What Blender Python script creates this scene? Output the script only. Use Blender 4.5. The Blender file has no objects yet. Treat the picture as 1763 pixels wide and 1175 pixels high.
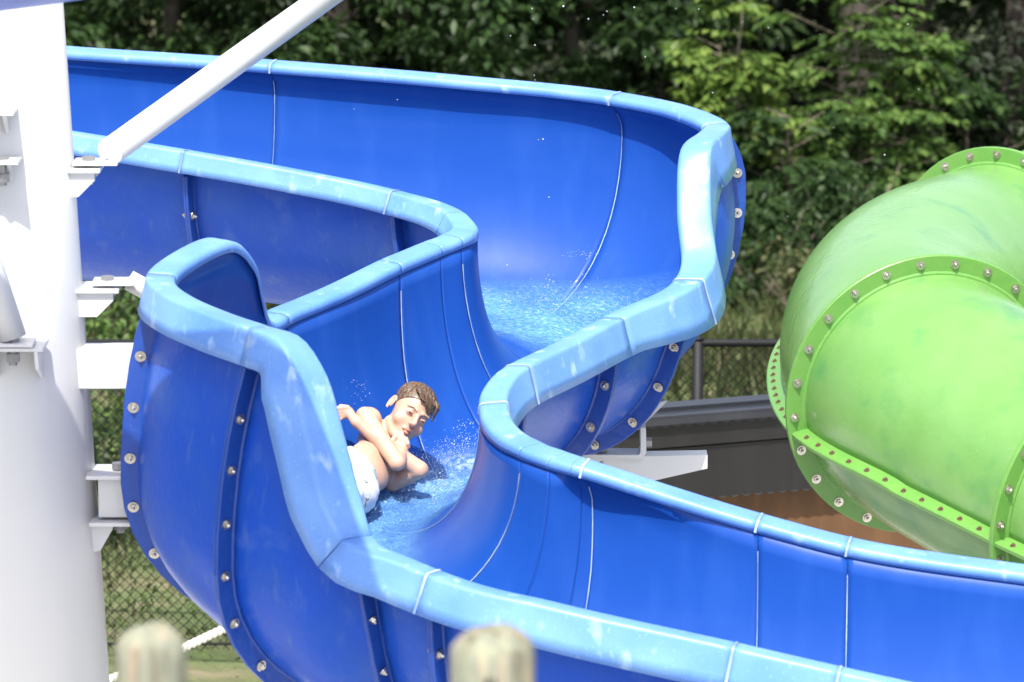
import bpy, bmesh, math, random
import numpy as np
from mathutils import Vector, Matrix
random.seed(7); rng = np.random.default_rng(7)
scene = bpy.context.scene
C = scene.collection
PI = math.pi

# ------------------------------------------------------------------ camera
F = 7345.8; CX, CY = 881.5, 587.5; PITCH = math.radians(11.0)
CAM = Vector((0, -15, 6.0))
cd = bpy.data.cameras.new('camera'); cam = bpy.data.objects.new('camera', cd); C.objects.link(cam)
cd.lens = 150; cd.sensor_width = 36; cd.clip_end = 500; cd.clip_start = 0.1
cam.location = CAM; cam.rotation_euler = (PI/2 - PITCH, 0, 0)
cd.dof.use_dof = True; cd.dof.focus_distance = 16.0; cd.dof.aperture_fstop = 4.6
scene.camera = cam
# ------------------------------------------------------------------ world + sun
SUN_EL = math.radians(60); SUN_AZ = math.radians(189)   # azimuth measured from +Y clockwise (200 = behind camera, a little left)
w = bpy.data.worlds.new('World'); scene.world = w; w.use_nodes = True
nt = w.node_tree; bg = nt.nodes['Background']
sky = nt.nodes.new('ShaderNodeTexSky'); sky.sky_type = 'NISHITA'; sky.sun_disc = False
sky.sun_elevation = SUN_EL; sky.sun_rotation = SUN_AZ
sky.dust_density = 3.5; sky.air_density = .8
hs = nt.nodes.new('ShaderNodeHueSaturation'); hs.inputs['Saturation'].default_value = .62   # hazy summer sky
nt.links.new(sky.outputs[0], hs.inputs['Color']); nt.links.new(hs.outputs[0], bg.inputs[0]); bg.inputs[1].default_value = 0.15
sd = bpy.data.lights.new('sun', 'SUN'); sun = bpy.data.objects.new('sun', sd); C.objects.link(sun)
sd.energy = 3.2; sd.angle = math.radians(0.5); sd.color = (1, 0.965, 0.90)
SUND = Vector((math.sin(SUN_AZ)*math.cos(SUN_EL), math.cos(SUN_AZ)*math.cos(SUN_EL), math.sin(SUN_EL)))
sun.rotation_euler = SUND.to_track_quat('Z', 'Y').to_euler()
scene.view_settings.view_transform = 'Standard'; scene.view_settings.look = 'None'
scene.view_settings.exposure = 1.18; scene.view_settings.gamma = 1.0
scene.render.engine = 'CYCLES'

# ------------------------------------------------------------------ helpers
cp, sp = math.cos(PITCH), math.sin(PITCH)
def at(px, py, Y):
    """the point on the plane y=Y seen at a place in the photograph"""
    r = (px-CX)/F; u = (CY-py)/F
    d = Vector((r, cp + u*sp, -sp + u*cp))
    return CAM + d*((Y-CAM.y)/d.y)
def proj(p):
    v = Vector(p)-CAM; z = v.y*cp - v.z*sp; u = v.y*sp + v.z*cp
    return (CX+F*v.x/z, CY-F*u/z)
def mesh_obj(name, verts, faces, mat=None, parent=None, smooth=True, mats=None, fmat=None):
    me = bpy.data.meshes.new(name); me.from_pydata([tuple(v) for v in verts], [], [tuple(f) for f in faces])
    if mat: me.materials.append(mat)
    for m in (mats or []): me.materials.append(m)
    if fmat is not None: me.polygons.foreach_set('material_index', fmat)
    if smooth: me.polygons.foreach_set('use_smooth', [True]*len(me.polygons))
    me.update(); o = bpy.data.objects.new(name, me); C.objects.link(o)
    if parent: o.parent = parent
    return o
def bm_obj(name, bm, mat, parent=None, smooth=False):
    bmesh.ops.recalc_face_normals(bm, faces=bm.faces)
    me = bpy.data.meshes.new(name); bm.to_mesh(me); bm.free(); me.materials.append(mat)
    if smooth: me.polygons.foreach_set('use_smooth', [True]*len(me.polygons))
    o = bpy.data.objects.new(name, me); C.objects.link(o)
    if parent: o.parent = parent
    return o
def thing(name, label, cat, loc=(0,0,0), group=None):
    o = bpy.data.objects.new(name, None); C.objects.link(o); o.location = loc; o.empty_display_size = .1
    return tag(o, label, cat, group)
def tag(o, label, cat, group=None, kind=None):
    o['label'] = label; o['category'] = cat
    if group: o['group'] = group
    if kind: o['kind'] = kind
    return o
def struct(o): o['kind'] = 'structure'; return o
def stuff(o, label, cat): return tag(o, label, cat, kind='stuff')
def rehang(parent, *objs):
    """children keep their world place under a parent standing elsewhere"""
    for o in objs:
        o.parent = parent; o.matrix_parent_inverse = Matrix.Translation(parent.location).inverted()
def box(bm, c, s, rot=None, bevel=0.0):
    r = bmesh.ops.create_cube(bm, size=1); vs = r['verts']
    bmesh.ops.scale(bm, vec=s, verts=vs)
    if bevel:
        es = list({e for v in vs for e in v.link_edges}); b = bmesh.ops.bevel(bm, geom=es, offset=bevel, segments=2, affect='EDGES', profile=.6)
        vs = list({v for v in b['verts']} | {v for v in vs if v.is_valid})
    if rot is not None: bmesh.ops.rotate(bm, cent=(0,0,0), matrix=rot, verts=vs)
    bmesh.ops.translate(bm, vec=c, verts=vs); return vs
def cyl(bm, p, q, r1, r2=None, n=16, caps=True):
    p = Vector(p); q = Vector(q); d = q-p; r2 = r1 if r2 is None else r2
    r = bmesh.ops.create_cone(bm, cap_ends=caps, segments=n, radius1=r1, radius2=r2, depth=d.length)
    vs = r['verts']; bmesh.ops.rotate(bm, cent=(0,0,0), matrix=d.to_track_quat('Z','Y').to_matrix(), verts=vs)
    bmesh.ops.translate(bm, vec=(p+q)/2, verts=vs); return vs
def prism(bm, pts, off):
    """polygon pts (world) extruded by vector off"""
    a = [bm.verts.new(p) for p in pts]; b = [bm.verts.new(Vector(p)+Vector(off)) for p in pts]
    n = len(pts); bm.faces.new(a); bm.faces.new(b[::-1])
    for i in range(n): bm.faces.new((a[i], b[i], b[(i+1)%n], a[(i+1)%n]))

# ------------------------------------------------------------------ materials
def mat(name, col, rough=.5, spec=.5, metal=0, noise=None, bump=None, coat=0, alpha=None):
    """noise=(scale, amount, colour2, lo, hi) mixes a second colour; bump=(scale, strength, distance)"""
    m = bpy.data.materials.new(name); m.use_nodes = True; t = m.node_tree; b = t.nodes['Principled BSDF']
    b.inputs['Base Color'].default_value = (*col, 1); b.inputs['Roughness'].default_value = rough
    b.inputs['Specular IOR Level'].default_value = spec; b.inputs['Metallic'].default_value = metal
    b.inputs['Coat Weight'].default_value = coat; b.inputs['Coat Roughness'].default_value = .06
    tc = t.nodes.new('ShaderNodeTexCoord')
    last = None
    for nz in ([] if noise is None else (noise if isinstance(noise, list) else [noise])):
        sc, am, c2, lo, hi = nz[:5]; st = nz[5] if len(nz) > 5 else (1,1,1)
        mp = t.nodes.new('ShaderNodeMapping'); mp.inputs['Scale'].default_value = st
        n = t.nodes.new('ShaderNodeTexNoise'); n.inputs['Scale'].default_value = sc; n.inputs['Detail'].default_value = 6
        r = t.nodes.new('ShaderNodeMapRange'); r.inputs[1].default_value = lo; r.inputs[2].default_value = hi; r.inputs[4].default_value = am
        x = t.nodes.new('ShaderNodeMixRGB'); x.inputs[2].default_value = (*c2, 1)
        t.links.new(tc.outputs['Object'], mp.inputs[0]); t.links.new(mp.outputs[0], n.inputs['Vector'])
        t.links.new(n.outputs['Fac'], r.inputs[0]); t.links.new(r.outputs[0], x.inputs[0])
        if last is None: x.inputs[1].default_value = (*col, 1)
        else: t.links.new(last.outputs[0], x.inputs[1])
        last = x
    if last: t.links.new(last.outputs[0], b.inputs['Base Color'])
    if bump:
        n = t.nodes.new('ShaderNodeTexNoise'); n.inputs['Scale'].default_value = bump[0]; n.inputs['Detail'].default_value = 4
        bp = t.nodes.new('ShaderNodeBump'); bp.inputs['Strength'].default_value = bump[1]; bp.inputs['Distance'].default_value = bump[2]
        t.links.new(tc.outputs['Object'], n.inputs['Vector']); t.links.new(n.outputs['Fac'], bp.inputs['Height']); t.links.new(bp.outputs[0], b.inputs['Normal'])
    return m
M_IN = mat('blue_gelcoat', (.009,.058,.30), .36, .14, bump=(2.2,.2,.02), coat=.07,
           noise=[(1.3,.35,(.013,.072,.34),.4,.7),(11,.22,(.028,.10,.38),.48,.72,(1,1,.14)),(260,.4,(.12,.24,.55),.70,.78)])
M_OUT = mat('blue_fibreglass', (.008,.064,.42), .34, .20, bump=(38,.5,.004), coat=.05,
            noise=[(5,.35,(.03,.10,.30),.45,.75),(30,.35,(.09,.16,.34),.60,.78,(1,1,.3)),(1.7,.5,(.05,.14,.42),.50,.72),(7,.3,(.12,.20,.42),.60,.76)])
M_RIM = mat('faded_blue_gelcoat', (.11,.25,.62), .36, .42, bump=(14,.2,.004),
            noise=[(5,.5,(.17,.34,.68),.44,.64,(1,1,1)),(3,.5,(.06,.18,.56),.52,.68),(16,.6,(.40,.56,.76),.61,.73,(1,1,.5)),(120,.35,(.5,.66,.82),.62,.75)])
M_FL = mat('blue_flange_gelcoat', (.009,.052,.29), .36, .5, bump=(24,.5,.006), noise=[(9,.3,(.02,.08,.34),.5,.7),(40,.3,(.08,.14,.34),.62,.76)])
M_CAULK = mat('white_caulk', (.34,.44,.58), .5, .3, noise=(4,.75,(.05,.12,.40),.45,.62))
M_WHITE = mat('white_painted_steel', (.56,.563,.565), .35, .5, noise=[(3,.4,(.49,.495,.50),.5,.8),(7,.35,(.50,.47,.42),.62,.74,(1,1,.1))], bump=(30,.08,.003))
M_BOLT = mat('stainless_steel', (.55,.52,.47), .32, .5, metal=1, noise=(60,.6,(.30,.24,.18),.45,.7))
M_ZINC = mat('galvanised_bolt', (.30,.30,.30), .5, .5, metal=.7)

# ------------------------------------------------------------------ the blue flume
# stations along the run: (left rim px,py,Y, right rim px,py,Y)
ST = [(-200,60,2.75,-330,165,1.9),(110,86,2.5,0,205,1.62),(465,110,2.3,328,257,1.42),(780,136,2.12,530,293,1.32),
 (1050,165,1.93,690,327,1.22),(1150,186,1.75,760,346,1.13),(1212,214,1.45,800,364,1.04),(1200,228,1.18,815,378,.98),
 (1172,255,1.0,822,388,.92),(1168,360,.85,820,396,.87),(1174,450,.72,810,403,.8),(1160,480,.6,795,409,.76),
 (1050,537,.25,765,421,.7),(950,590,-.15,725,438,.6),(871,628,-.45,690,453,.5),(835,662,-.62,600,497,.2),
 (826,690,-.75,505,537,-.05),(830,715,-.86,470,552,-.2),(840,733,-.95,452,500,-.35),(855,748,-1.02,440,450,-.5),
 (870,758,-1.08,405,415,-.68),(885,765,-1.13,325,450,-.95),(900,772,-1.17,300,480,-1.15),(915,778,-1.2,335,510,-1.35),
 (930,783,-1.23,400,538,-1.5),(945,788,-1.26,465,560,-1.65),(955,791,-1.275,524,582,-1.74),(962,793,-1.285,563,640,-1.8),
 (970,795,-1.295,593,740,-1.86),(978,797,-1.303,622,850,-1.93),(986,799,-1.31,652,933,-2.02),(994,801,-1.315,700,955,-2.08),
 (1003,803,-1.32,760,980,-2.14),(1150,850,-1.38,965,1036,-2.27),(1305,897,-1.44,1270,1104,-2.38),(1460,938,-1.5,1449,1145,-2.44),
 (1763,985,-1.58,1763,1213,-2.5),(2050,1020,-1.62,2050,1270,-2.55)]
LP = np.array([at(*s[:3]) for s in ST]); RP = np.array([at(*s[3:]) for s in ST])
cl = (np.linalg.norm(np.diff(LP,axis=0),axis=1)+np.linalg.norm(np.diff(RP,axis=0),axis=1))/2
US = np.concatenate([[0],np.cumsum(cl)])
low = np.minimum(LP[:,2],RP[:,2])
def interp(A, u):
    """non-uniform Catmull-Rom"""
    A = A if A.ndim > 1 else A[:,None]
    d = np.diff(A,axis=0)/np.diff(US)[:,None]; h = np.diff(US)
    m = np.zeros_like(A); m[0]=d[0]; m[-1]=d[-1]
    m[1:-1] = (d[:-1]*h[1:,None]+d[1:]*h[:-1,None])/(h[1:]+h[:-1])[:,None]
    i = np.clip(np.searchsorted(US,u,side='right')-1,0,len(US)-2); t = ((u-US[i])/h[i])[:,None]; hh = h[i][:,None]
    return (2*t**3-3*t**2+1)*A[i]+(t**3-2*t**2+t)*hh*m[i]+(-2*t**3+3*t**2)*A[i+1]+(t**3-t**2)*hh*m[i+1]
# floor: a smooth descent below the lower rim
DEEP = .43
ctl = [(0,low[0]-DEEP-.24),(US[2],low[2]-DEEP-.22),(US[3],low[3]-DEEP-.20),(US[4],low[4]-DEEP-.18),(US[7],low[11]-DEEP-.12),(US[11],low[11]-DEEP-.19),(US[14],low[14]-DEEP-.14),(US[17],low[17]-DEEP-.08),
       (US[20],low[22]-DEEP-.10),(US[22],low[22]-DEEP-.16),(US[25],low[22]-DEEP-.38),(US[29],low[22]-DEEP-.46),(US[32],low[32]-DEEP-.32),(US[35],low[35]-DEEP-.16),(US[37],low[37]-DEEP)]
if __name__ == '__main__':
    print('FLOOR', [(round(float(a),2), round(float(b),2)) for a,b in ctl]); print('LZ', np.round(LP[:,2],2)); print('RZ', np.round(RP[:,2],2))
    print('LX', np.round(LP[:,0],2)); print('RX', np.round(RP[:,0],2)); print('W', np.round(np.linalg.norm((LP-RP)[:,:2],axis=1),2))
cu = np.array([c[0] for c in ctl]); cz = np.array([c[1] for c in ctl])
def floor_z(u):
    z = np.interp(u,cu,cz)
    k = np.linspace(-.35,.35,15); return np.mean([np.interp(np.clip(u+a,0,US[-1]),cu,cz) for a in k],axis=0)
NV = 18
def section_raw(u):
    """grid of inner-surface points: from left rim over the floor to the right rim"""
    u = np.atleast_1d(u).astype(float); L = interp(LP,u); R = interp(RP,u); fz = floor_z(u)
    out = []
    L=L-np.array([0,0,.032]); R=R-np.array([0,0,.032])
    for l,r,z in zip(L,R,fz):
        Fp = (l+r)/2; Fp = np.array([Fp[0],Fp[1],z]); row=[]
        for wi,W in enumerate((l,r)):
            H = W-Fp; Z = H[2]; H = H.copy(); H[2]=0; hl = np.linalg.norm(H); H/=hl
            k = min(max((Z-.72)/.35,0),1); b = (.19 if wi==0 else .14)*k*k*(3-2*k); hm = hl+b; zb=min(max((Z-.72)/.38,0),1); zb=zb*zb*(3-2*zb); zc = Z*(1-zb)+min(Z,.5)*zb
            pts=[]
            for j in range(NV+1):
                s = j/NV; cut = 1-.38*min(max((Z-zc)/.30,0),1)
                if s<=cut+1e-9:
                    a = s/cut*PI/2; e = .95
                    h = hm*math.sin(a)**e; zz = zc*(1-math.cos(a)**e)
                else:
                    q=(s-cut)/(1-cut); zz = zc+(Z-zc)*q; h = hm-b*q*q
                pts.append(Fp+H*h+np.array([0,0,zz]))
            row.append(pts)
        out.append(row[0][::-1]+row[1][1:])
    return np.array(out)
UD=np.linspace(0,US[-1],900); GD=section_raw(UD); GS=GD.copy(); sg_=.085/(UD[1]-UD[0]); kr=np.exp(-.5*(np.arange(-60,61)/sg_)**2); kr/=kr.sum()
pad=np.concatenate([np.repeat(GD[:1],60,0),GD,np.repeat(GD[-1:],60,0)]); GS=sum(kr[i]*pad[i:i+len(GD)] for i in range(121))
wv=np.clip(np.minimum(np.arange(GD.shape[1]),GD.shape[1]-1-np.arange(GD.shape[1]))/5.,0,1)[None,:,None]; GS=GS*wv+GD*(1-wv)
def section(u):
    u=np.atleast_1d(u).astype(float); f=np.clip(u/US[-1]*(len(UD)-1),0,len(UD)-1.0001); i=f.astype(int); f=(f-i)[:,None,None]; return GS[i]*(1-f)+GS[i+1]*f
def frames(u):
    du = .012
    P = section(u); A = section(np.clip(u-du,0,US[-1])); B = section(np.clip(u+du,0,US[-1])); T = B-A; T/=np.maximum(np.linalg.norm(T,axis=2,keepdims=True),1e-9)
    S = np.gradient(P,axis=1); S/=np.maximum(np.linalg.norm(S,axis=2,keepdims=True),1e-9)
    N = np.cross(S,T); N/=np.maximum(np.linalg.norm(N,axis=2,keepdims=True),1e-9)   # outward
    mid = P[:,NV,:].copy(); mid[:,2]+=.35
    sg = np.sign(np.sum(N*(P-mid[:,None,:]),axis=2,keepdims=True)); sg[sg==0]=1
    sgn = np.sign(np.sum(sg,axis=1,keepdims=True)); sgn[sgn==0]=1
    return P,T,N*sgn
def grid_faces(n,m,flip=False):
    return [((i*m+j, i*m+j+1, (i+1)*m+j+1, (i+1)*m+j) if flip else (i*m+j,(i+1)*m+j,(i+1)*m+j+1,i*m+j+1)) for i in range(n-1) for j in range(m-1)]
TH = .012
# rim profile: (outward, up) from the top of the wall
RIM = [(-.005,-.040),(-.004,-.018),(-.001,-.009),(.006,-.003),(.014,-.001),(.030,.001),(.084,.005),(.091,.0035),(.0955,-.002),(.0975,-.009),(.102,-.028),(.113,-.065),(.122,-.10)]
def wide(u,side):
    """the lip broadens where it runs down from the high wall to the low wall"""
    if side=='L': return np.interp(u,[US[0],US[6],US[8],US[10],US[11],US[12]+.1],[1,1,1.3,1.4,1.3,1])
    return np.interp(u,[US[0],US[25],US[26],US[27],US[29],US[31]],[1,1,1.25,1.75,1.8,1.05])
def rimab(a,b,sk,wf): return (a if a<.02 else .02+(a-.02)*wf), (b*sk if a>.09 and b<-.01 else b)
def skirt(u,side):
    """the skirt is shorter on the near rim of the back leg"""
    if side=='R': return np.interp(u,[US[0],US[6],US[12],US[37]],[.75,.8,.9,1.45])
    return np.interp(u,[US[0],US[5],US[8],US[10],US[12],US[17],US[37]],[1.0,1.0,1.9,1.9,1.35,1.3,1.1])
def lip_frames(u, side):
    A = interp(LP if side=='L' else RP,u); O = interp(RP if side=='L' else LP,u)
    du=.03; T = interp(LP if side=='L' else RP,np.clip(u+du,0,US[-1]))-interp(LP if side=='L' else RP,np.clip(u-du,0,US[-1]))
    T/=np.linalg.norm(T,axis=1,keepdims=True)
    hz = np.stack([T[:,1],-T[:,0],0*T[:,0]],1); hn=np.linalg.norm(hz,axis=1,keepdims=True)
    away = A-O; away[:,2]=0; away/=np.linalg.norm(away,axis=1,keepdims=True)
    hz = hz/np.maximum(hn,1e-6); sg = np.sign(np.sum(hz*away,axis=1,keepdims=True)); sg[sg==0]=1; hz*=sg
    o = hz*np.minimum(hn*1.6,1)+away*(1-np.minimum(hn*1.6,1)); o/=np.linalg.norm(o,axis=1,keepdims=True)
    up = np.cross(o,T); up/=np.linalg.norm(up,axis=1,keepdims=True); s2=np.sign(up[:,2:3]); s2[s2==0]=1; up*=s2
    return A,T,o,up
UG=np.linspace(0,US[-1],700); LF={}
for sd_ in 'LR':
    _,_,o_,up_=lip_frames(UG,sd_)
    for _ in range(14):
        for X in (o_,up_): X[1:-1]=(X[:-2]+2*X[1:-1]+X[2:])/4; X/=np.linalg.norm(X,axis=1,keepdims=True)
    LF[sd_]=(o_,up_)
_raw=lip_frames
def lip_frames(u,side):
    A,T,_,_=_raw(u,side); o_,up_=LF[side]
    o=np.stack([np.interp(u,UG,o_[:,i]) for i in range(3)],1); up=np.stack([np.interp(u,UG,up_[:,i]) for i in range(3)],1)
    o/=np.linalg.norm(o,axis=1,keepdims=True); up/=np.linalg.norm(up,axis=1,keepdims=True); return A,T,o,up
def rim_mesh(name,u,side,parent):
    A,T,o,up = lip_frames(u,side)
    n=len(u); V=[]; 
    P = [(a,b) for a,b in RIM]; Q=[(a+.007*(a<.015)-.007*(a>.09), b-.008*(b>-.03)) for a,b in RIM][::-1]; sk=skirt(u,side); wf=wide(u,side)
    loop = P+Q; m=len(loop)
    for i in range(n):
        for a,b in loop:
            a2,b2=rimab(a,b,sk[i],wf[i]); V.append(A[i]+o[i]*a2+up[i]*b2)
    Fc=[]
    for i in range(n-1):
        for j in range(m): Fc.append((i*m+j,(i+1)*m+j,(i+1)*m+(j+1)%m,i*m+(j+1)%m))
    Fc.append(tuple(range(m))); Fc.append(tuple((n-1)*m+j for j in range(m))[::-1])
    ob = mesh_obj(name,V,Fc,M_RIM,parent)
    bm=bmesh.new(); bm.from_mesh(ob.data); bmesh.ops.recalc_face_normals(bm,faces=bm.faces); bm.to_mesh(ob.data); bm.free()
    return ob
slide = thing('water_slide','winding open blue fibreglass water slide with pale faded rims and bolted joints','water slide',(-.3,0,0))
slide.location=(0,0,0)
SEAMS = [0,2,4,6,11,12.15,14,16.2,21.75,25,29.8,32,34,35]
def u_of(k): i=int(math.floor(k)); i=min(i,len(US)-2); return float(US[i]+(US[i+1]-US[i])*(k-i))
su = [u_of(k) for k in SEAMS]+[float(US[-1])]
sections=[]
for a,b in zip(su[:-1],su[1:]):
    n = max(6,int((b-a)/.022)); u=np.linspace(a+.0015,b-.0015,n)
    P,T,N = frames(u); m=P.shape[1]; Po=P+N*TH
    V=list(P.reshape(-1,3))+list(Po.reshape(-1,3)); k=n*m
    fi=grid_faces(n,m); fo=[tuple(v+k for v in f[::-1]) for f in fi]; ed=[]
    for i in range(n-1):
        for j in (0,m-1): ed.append((i*m+j,(i+1)*m+j,(i+1)*m+j+k,i*m+j+k))
    for j in range(m-1):
        for i in (0,n-1): ed.append((i*m+j,i*m+j+1,i*m+j+1+k,i*m+j+k))
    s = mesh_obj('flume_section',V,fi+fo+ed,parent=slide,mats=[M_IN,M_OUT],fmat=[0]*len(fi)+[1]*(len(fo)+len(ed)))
    bm=bmesh.new(); bm.from_mesh(s.data); bmesh.ops.recalc_face_normals(bm,faces=bm.faces); bm.to_mesh(s.data); bm.free()
    sections.append(s)
    ur=np.linspace(a+.001,b-.001,n)
    rim_mesh('rim',ur,'L',s); rim_mesh('rim',ur,'R',s)
# white caulk lines in the joints, inside and over the rims
def ribbon(name,pts,wid,nrm,parent,th=.003):
    """pts (k,3), wid (k,3) half-width vectors, nrm (k,3) lift direction"""
    V=[]; Fc=[]
    for p,wv,nv in zip(pts,wid,nrm): V+= [p-wv, p+wv, p+wv+nv*th, p-wv+nv*th]
    for i in range(len(pts)-1):
        for j in range(4): Fc.append((i*4+j,(i+1)*4+j,(i+1)*4+(j+1)%4,i*4+(j+1)%4))
    return mesh_obj(name,V,Fc,M_CAULK,parent,smooth=False)
LIPSEAM = {2:'LR',4:'LR',11:'L',14:'L',16.2:'L',21.75:'',32:'LR',34:'LR',35:'LR',25:'',6:'',12.15:'',29.8:''}
for si,(k,uu) in enumerate(zip(SEAMS[1:],su[1:-1]),1):
    P,T,N = frames(np.array([uu])); P,T,N=P[0],T[0],N[0]
    if k not in (6,25,29.8,12.15): ribbon('joint_seal',P[1:-1]-N[1:-1]*.001,T[1:-1]*.0015,-N[1:-1],sections[si-1],.0018)
    for side in LIPSEAM.get(k,''):
        A,Tt,o,up = lip_frames(np.array([uu]),side); kk=skirt(np.array([uu]),side)[0]; w1=wide(np.array([uu]),side)[0]; q=[A[0]+o[0]*rimab(a,b,kk,w1)[0]+up[0]*rimab(a,b,kk,w1)[1] for a,b in RIM]
        q=np.array(q); g=np.gradient(q,axis=0); nn=np.cross(g,Tt[0]); nn/=np.linalg.norm(nn,axis=1,keepdims=True)
        c=A[0]+o[0]*.06-up[0]*.06; s_=np.sign(np.sum(nn*(q-c),axis=1,keepdims=True)); nn*=s_
        ribbon('joint_seal',q-nn*.001,np.repeat(Tt*.004,len(q),0),nn,sections[si-1],.0035)
# flanges with bolts
def bolt_mesh():
    bm=bmesh.new()
    for s in (1,-1):
        cyl(bm,(0,0,s*.011),(0,0,s*.0145),.019,n=18); cyl(bm,(0,0,s*.0145),(0,0,s*.022),.0125,n=6)
        cyl(bm,(0,0,s*.022),(0,0,s*.030),.0075,.0035,n=10)
    me=bpy.data.meshes.new('bolt'); bmesh.ops.recalc_face_normals(bm,faces=bm.faces); bm.to_mesh(me); bm.free(); me.materials.append(M_BOLT); return me
BOLT=bolt_mesh()
def put_bolt(p,axis,parent,scale=1):
    o=bpy.data.objects.new('bolt',BOLT); C.objects.link(o); o.parent=parent
    o.matrix_world = Matrix.Translation(Vector(p))@Vector(axis).to_track_quat('Z','Y').to_matrix().to_4x4()@Matrix.Rotation(random.random()*PI,4,'Z')@Matrix.Scale(scale,4); return o
BSIDE = {2:'R',4:'R',6:'L',11:'L',12.15:'L',14:'L',16.2:'',21.75:'R',25:'R',29.8:'R',32:'R',34:'R',35:'R'}
FW=.078
for k,uu in zip(SEAMS[1:],su[1:-1]):
    P,T,N = frames(np.array([uu])); P,T,N=P[0],T[0],N[0]
    sl=slice(1,len(P)-1)
    if k in (21.75,25,29.8): sl=slice(NV-2,len(P)-1)
    if k in (6,11,12.15): sl=slice(1,NV+3)
    p=P[sl]; t=T[sl].copy(); nn=N[sl]
    tt=t.mean(axis=0); tt/=np.linalg.norm(tt); hz=.0105
    V=[];Fc=[]; m=len(p)
    loop=[(TH*.5,-hz-.006),(TH*1.2,-hz-.006),(.02,-hz-.001),(FW-.003,-hz),(FW,-hz+.003),(FW,-.0008),(FW-.003,0),(FW,.0008),(FW,hz-.003),(FW-.003,hz),(.02,hz+.001),(TH*1.2,hz+.006),(TH*.5,hz+.006)]
    for i in range(m):
        ti=t[i]
        for a,b in loop: V.append(p[i]+nn[i]*a+ti*b)
    q=len(loop)
    for i in range(m-1):
        for j in range(q): Fc.append((i*q+j,(i+1)*q+j,(i+1)*q+(j+1)%q,i*q+(j+1)%q))
    Fc.append(tuple(range(q))); Fc.append(tuple((m-1)*q+j for j in range(q))[::-1])
    f=mesh_obj('joint_flange',V,Fc,M_FL,slide)
    bm=bmesh.new(); bm.from_mesh(f.data); bmesh.ops.recalc_face_normals(bm,faces=bm.faces); bm.to_mesh(f.data); bm.free()
    for e in f.data.polygons: e.use_smooth=False
    for side in BSIDE.get(k,''):
        half=k in (6,11,12.15,21.75,25,29.8)
        idx = range(0,(m if half else m//2+1)) if side=='L' else range(m-1,(0 if half else m//2)-1,-1)
        idx=list(idx); c=[p[i]+nn[i]*.046 for i in idx]; s=np.concatenate([[0],np.cumsum([np.linalg.norm(c[i+1]-c[i]) for i in range(len(c)-1)])])
        d=.165
        while d<s[-1]-(.16 if half else 0):
            i=int(np.searchsorted(s,d))-1; r=(d-s[i])/(s[i+1]-s[i]); pos=c[i]*(1-r)+c[i+1]*r; put_bolt(pos,t[idx[i]],f); d+=.172+random.uniform(-.012,.012)
# ------------------------------------------------------------------ green tube slide
M_GR = mat('green_fibreglass', (.125,.275,.070), .27, .5, coat=.15, bump=(26,.35,.005), noise=[(4,.45,(.18,.34,.11),.4,.7,(1,1,1)),(5,.5,(.035,.19,.07),.56,.74),(45,.25,(.28,.48,.20),.66,.82)])
M_GF = mat('green_flange_gelcoat', (.115,.27,.055), .36, .5, bump=(30,.4,.004), noise=(12,.3,(.06,.25,.04),.5,.7))
M_RUST = mat('rusty_steel', (.16,.10,.07), .6, .4, metal=.4, noise=(80,.6,(.12,.06,.04),.45,.6))
GP = np.array([at(*p) for p in [(2350,330,5.0),(2020,380,4.4),(1722,474,3.5),(1598,520,2.8),(1553,592,2.05),(1594,680,1.28),(1736,770,.85),(1908,866,.42),(2105,962,-.1),(2300,1060,-.7)]])
def gcurve(t):
    t=np.atleast_1d(t).astype(float); i=np.clip(t.astype(int),0,len(GP)-2); f=(t-i)[:,None]
    m=np.gradient(GP,axis=0); return (2*f**3-3*f**2+1)*GP[i]+(f**3-2*f**2+f)*m[i]+(-2*f**3+3*f**2)*GP[i+1]+(f**3-f**2)*m[i+1]
def gframe(t):
    c=gcurve(t); T=gcurve(np.array(t)+.03)-gcurve(np.array(t)-.03); T/=np.linalg.norm(T,axis=1,keepdims=True)
    X=np.cross(T,[0,0,1]); X/=np.linalg.norm(X,axis=1,keepdims=True); Z=np.cross(X,T); return c,T,X,Z
R0=.495; RF=.572
tube = thing('tube_slide','closed lime green tube slide of bolted sections curving beside the blue slide','water slide')
XS=-1
def gang(t):  # roll of the lengthwise seams
    return np.interp(t,np.linspace(0,9,200),np.convolve(np.pad(np.interp(np.linspace(0,9,200),[0,2,3.5,5,6,7,9],[.12,.14,.20,.265,.22,.13,.1]),20,mode='edge'),np.ones(41)/41,'valid'))
GR=[.1,2,5.0,7.0,8.9]; NA=40
# X points left when heading towards the camera? decide the outer side (towards -x in the world)
for gi,(a,b) in enumerate(zip(GR[:-1],GR[1:])):
    for half in (0,1):
        n=46; t=np.linspace(a+.004,b-.004,n); c,T,X,Z=gframe(t); V=[]
        for rr in (R0,R0-.012):
            for i in range(n):
                sgn = -1 if X[i][0]>0 else 1; roll=gang(t[i])
                for j in range(NA+1):
                    th=(PI*j/NA)+(PI if half else 0); 
                    lx=math.cos(th)*rr; lz=math.sin(th)*rr
                    x2=lx*math.cos(roll)-lz*math.sin(roll); z2=lx*math.sin(roll)+lz*math.cos(roll)
                    # local +x = towards -X world side
                    V.append(c[i]-X[i]*x2*(1 if X[i][0]<0 else 1)+Z[i]*z2)
        m=NA+1; k=n*m; fi=grid_faces(n,m); fo=[tuple(v+k for v in f[::-1]) for f in fi]; ed=[]
        for i in range(n-1):
            for j in (0,m-1): ed.append((i*m+j,(i+1)*m+j,(i+1)*m+j+k,i*m+j+k))
        o=mesh_obj('tube_shell',V,fi+fo+ed,M_GR,tube)
        bm=bmesh.new(); bm.from_mesh(o.data); bmesh.ops.recalc_face_normals(bm,faces=bm.faces); bm.to_mesh(o.data); bm.free()
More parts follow.
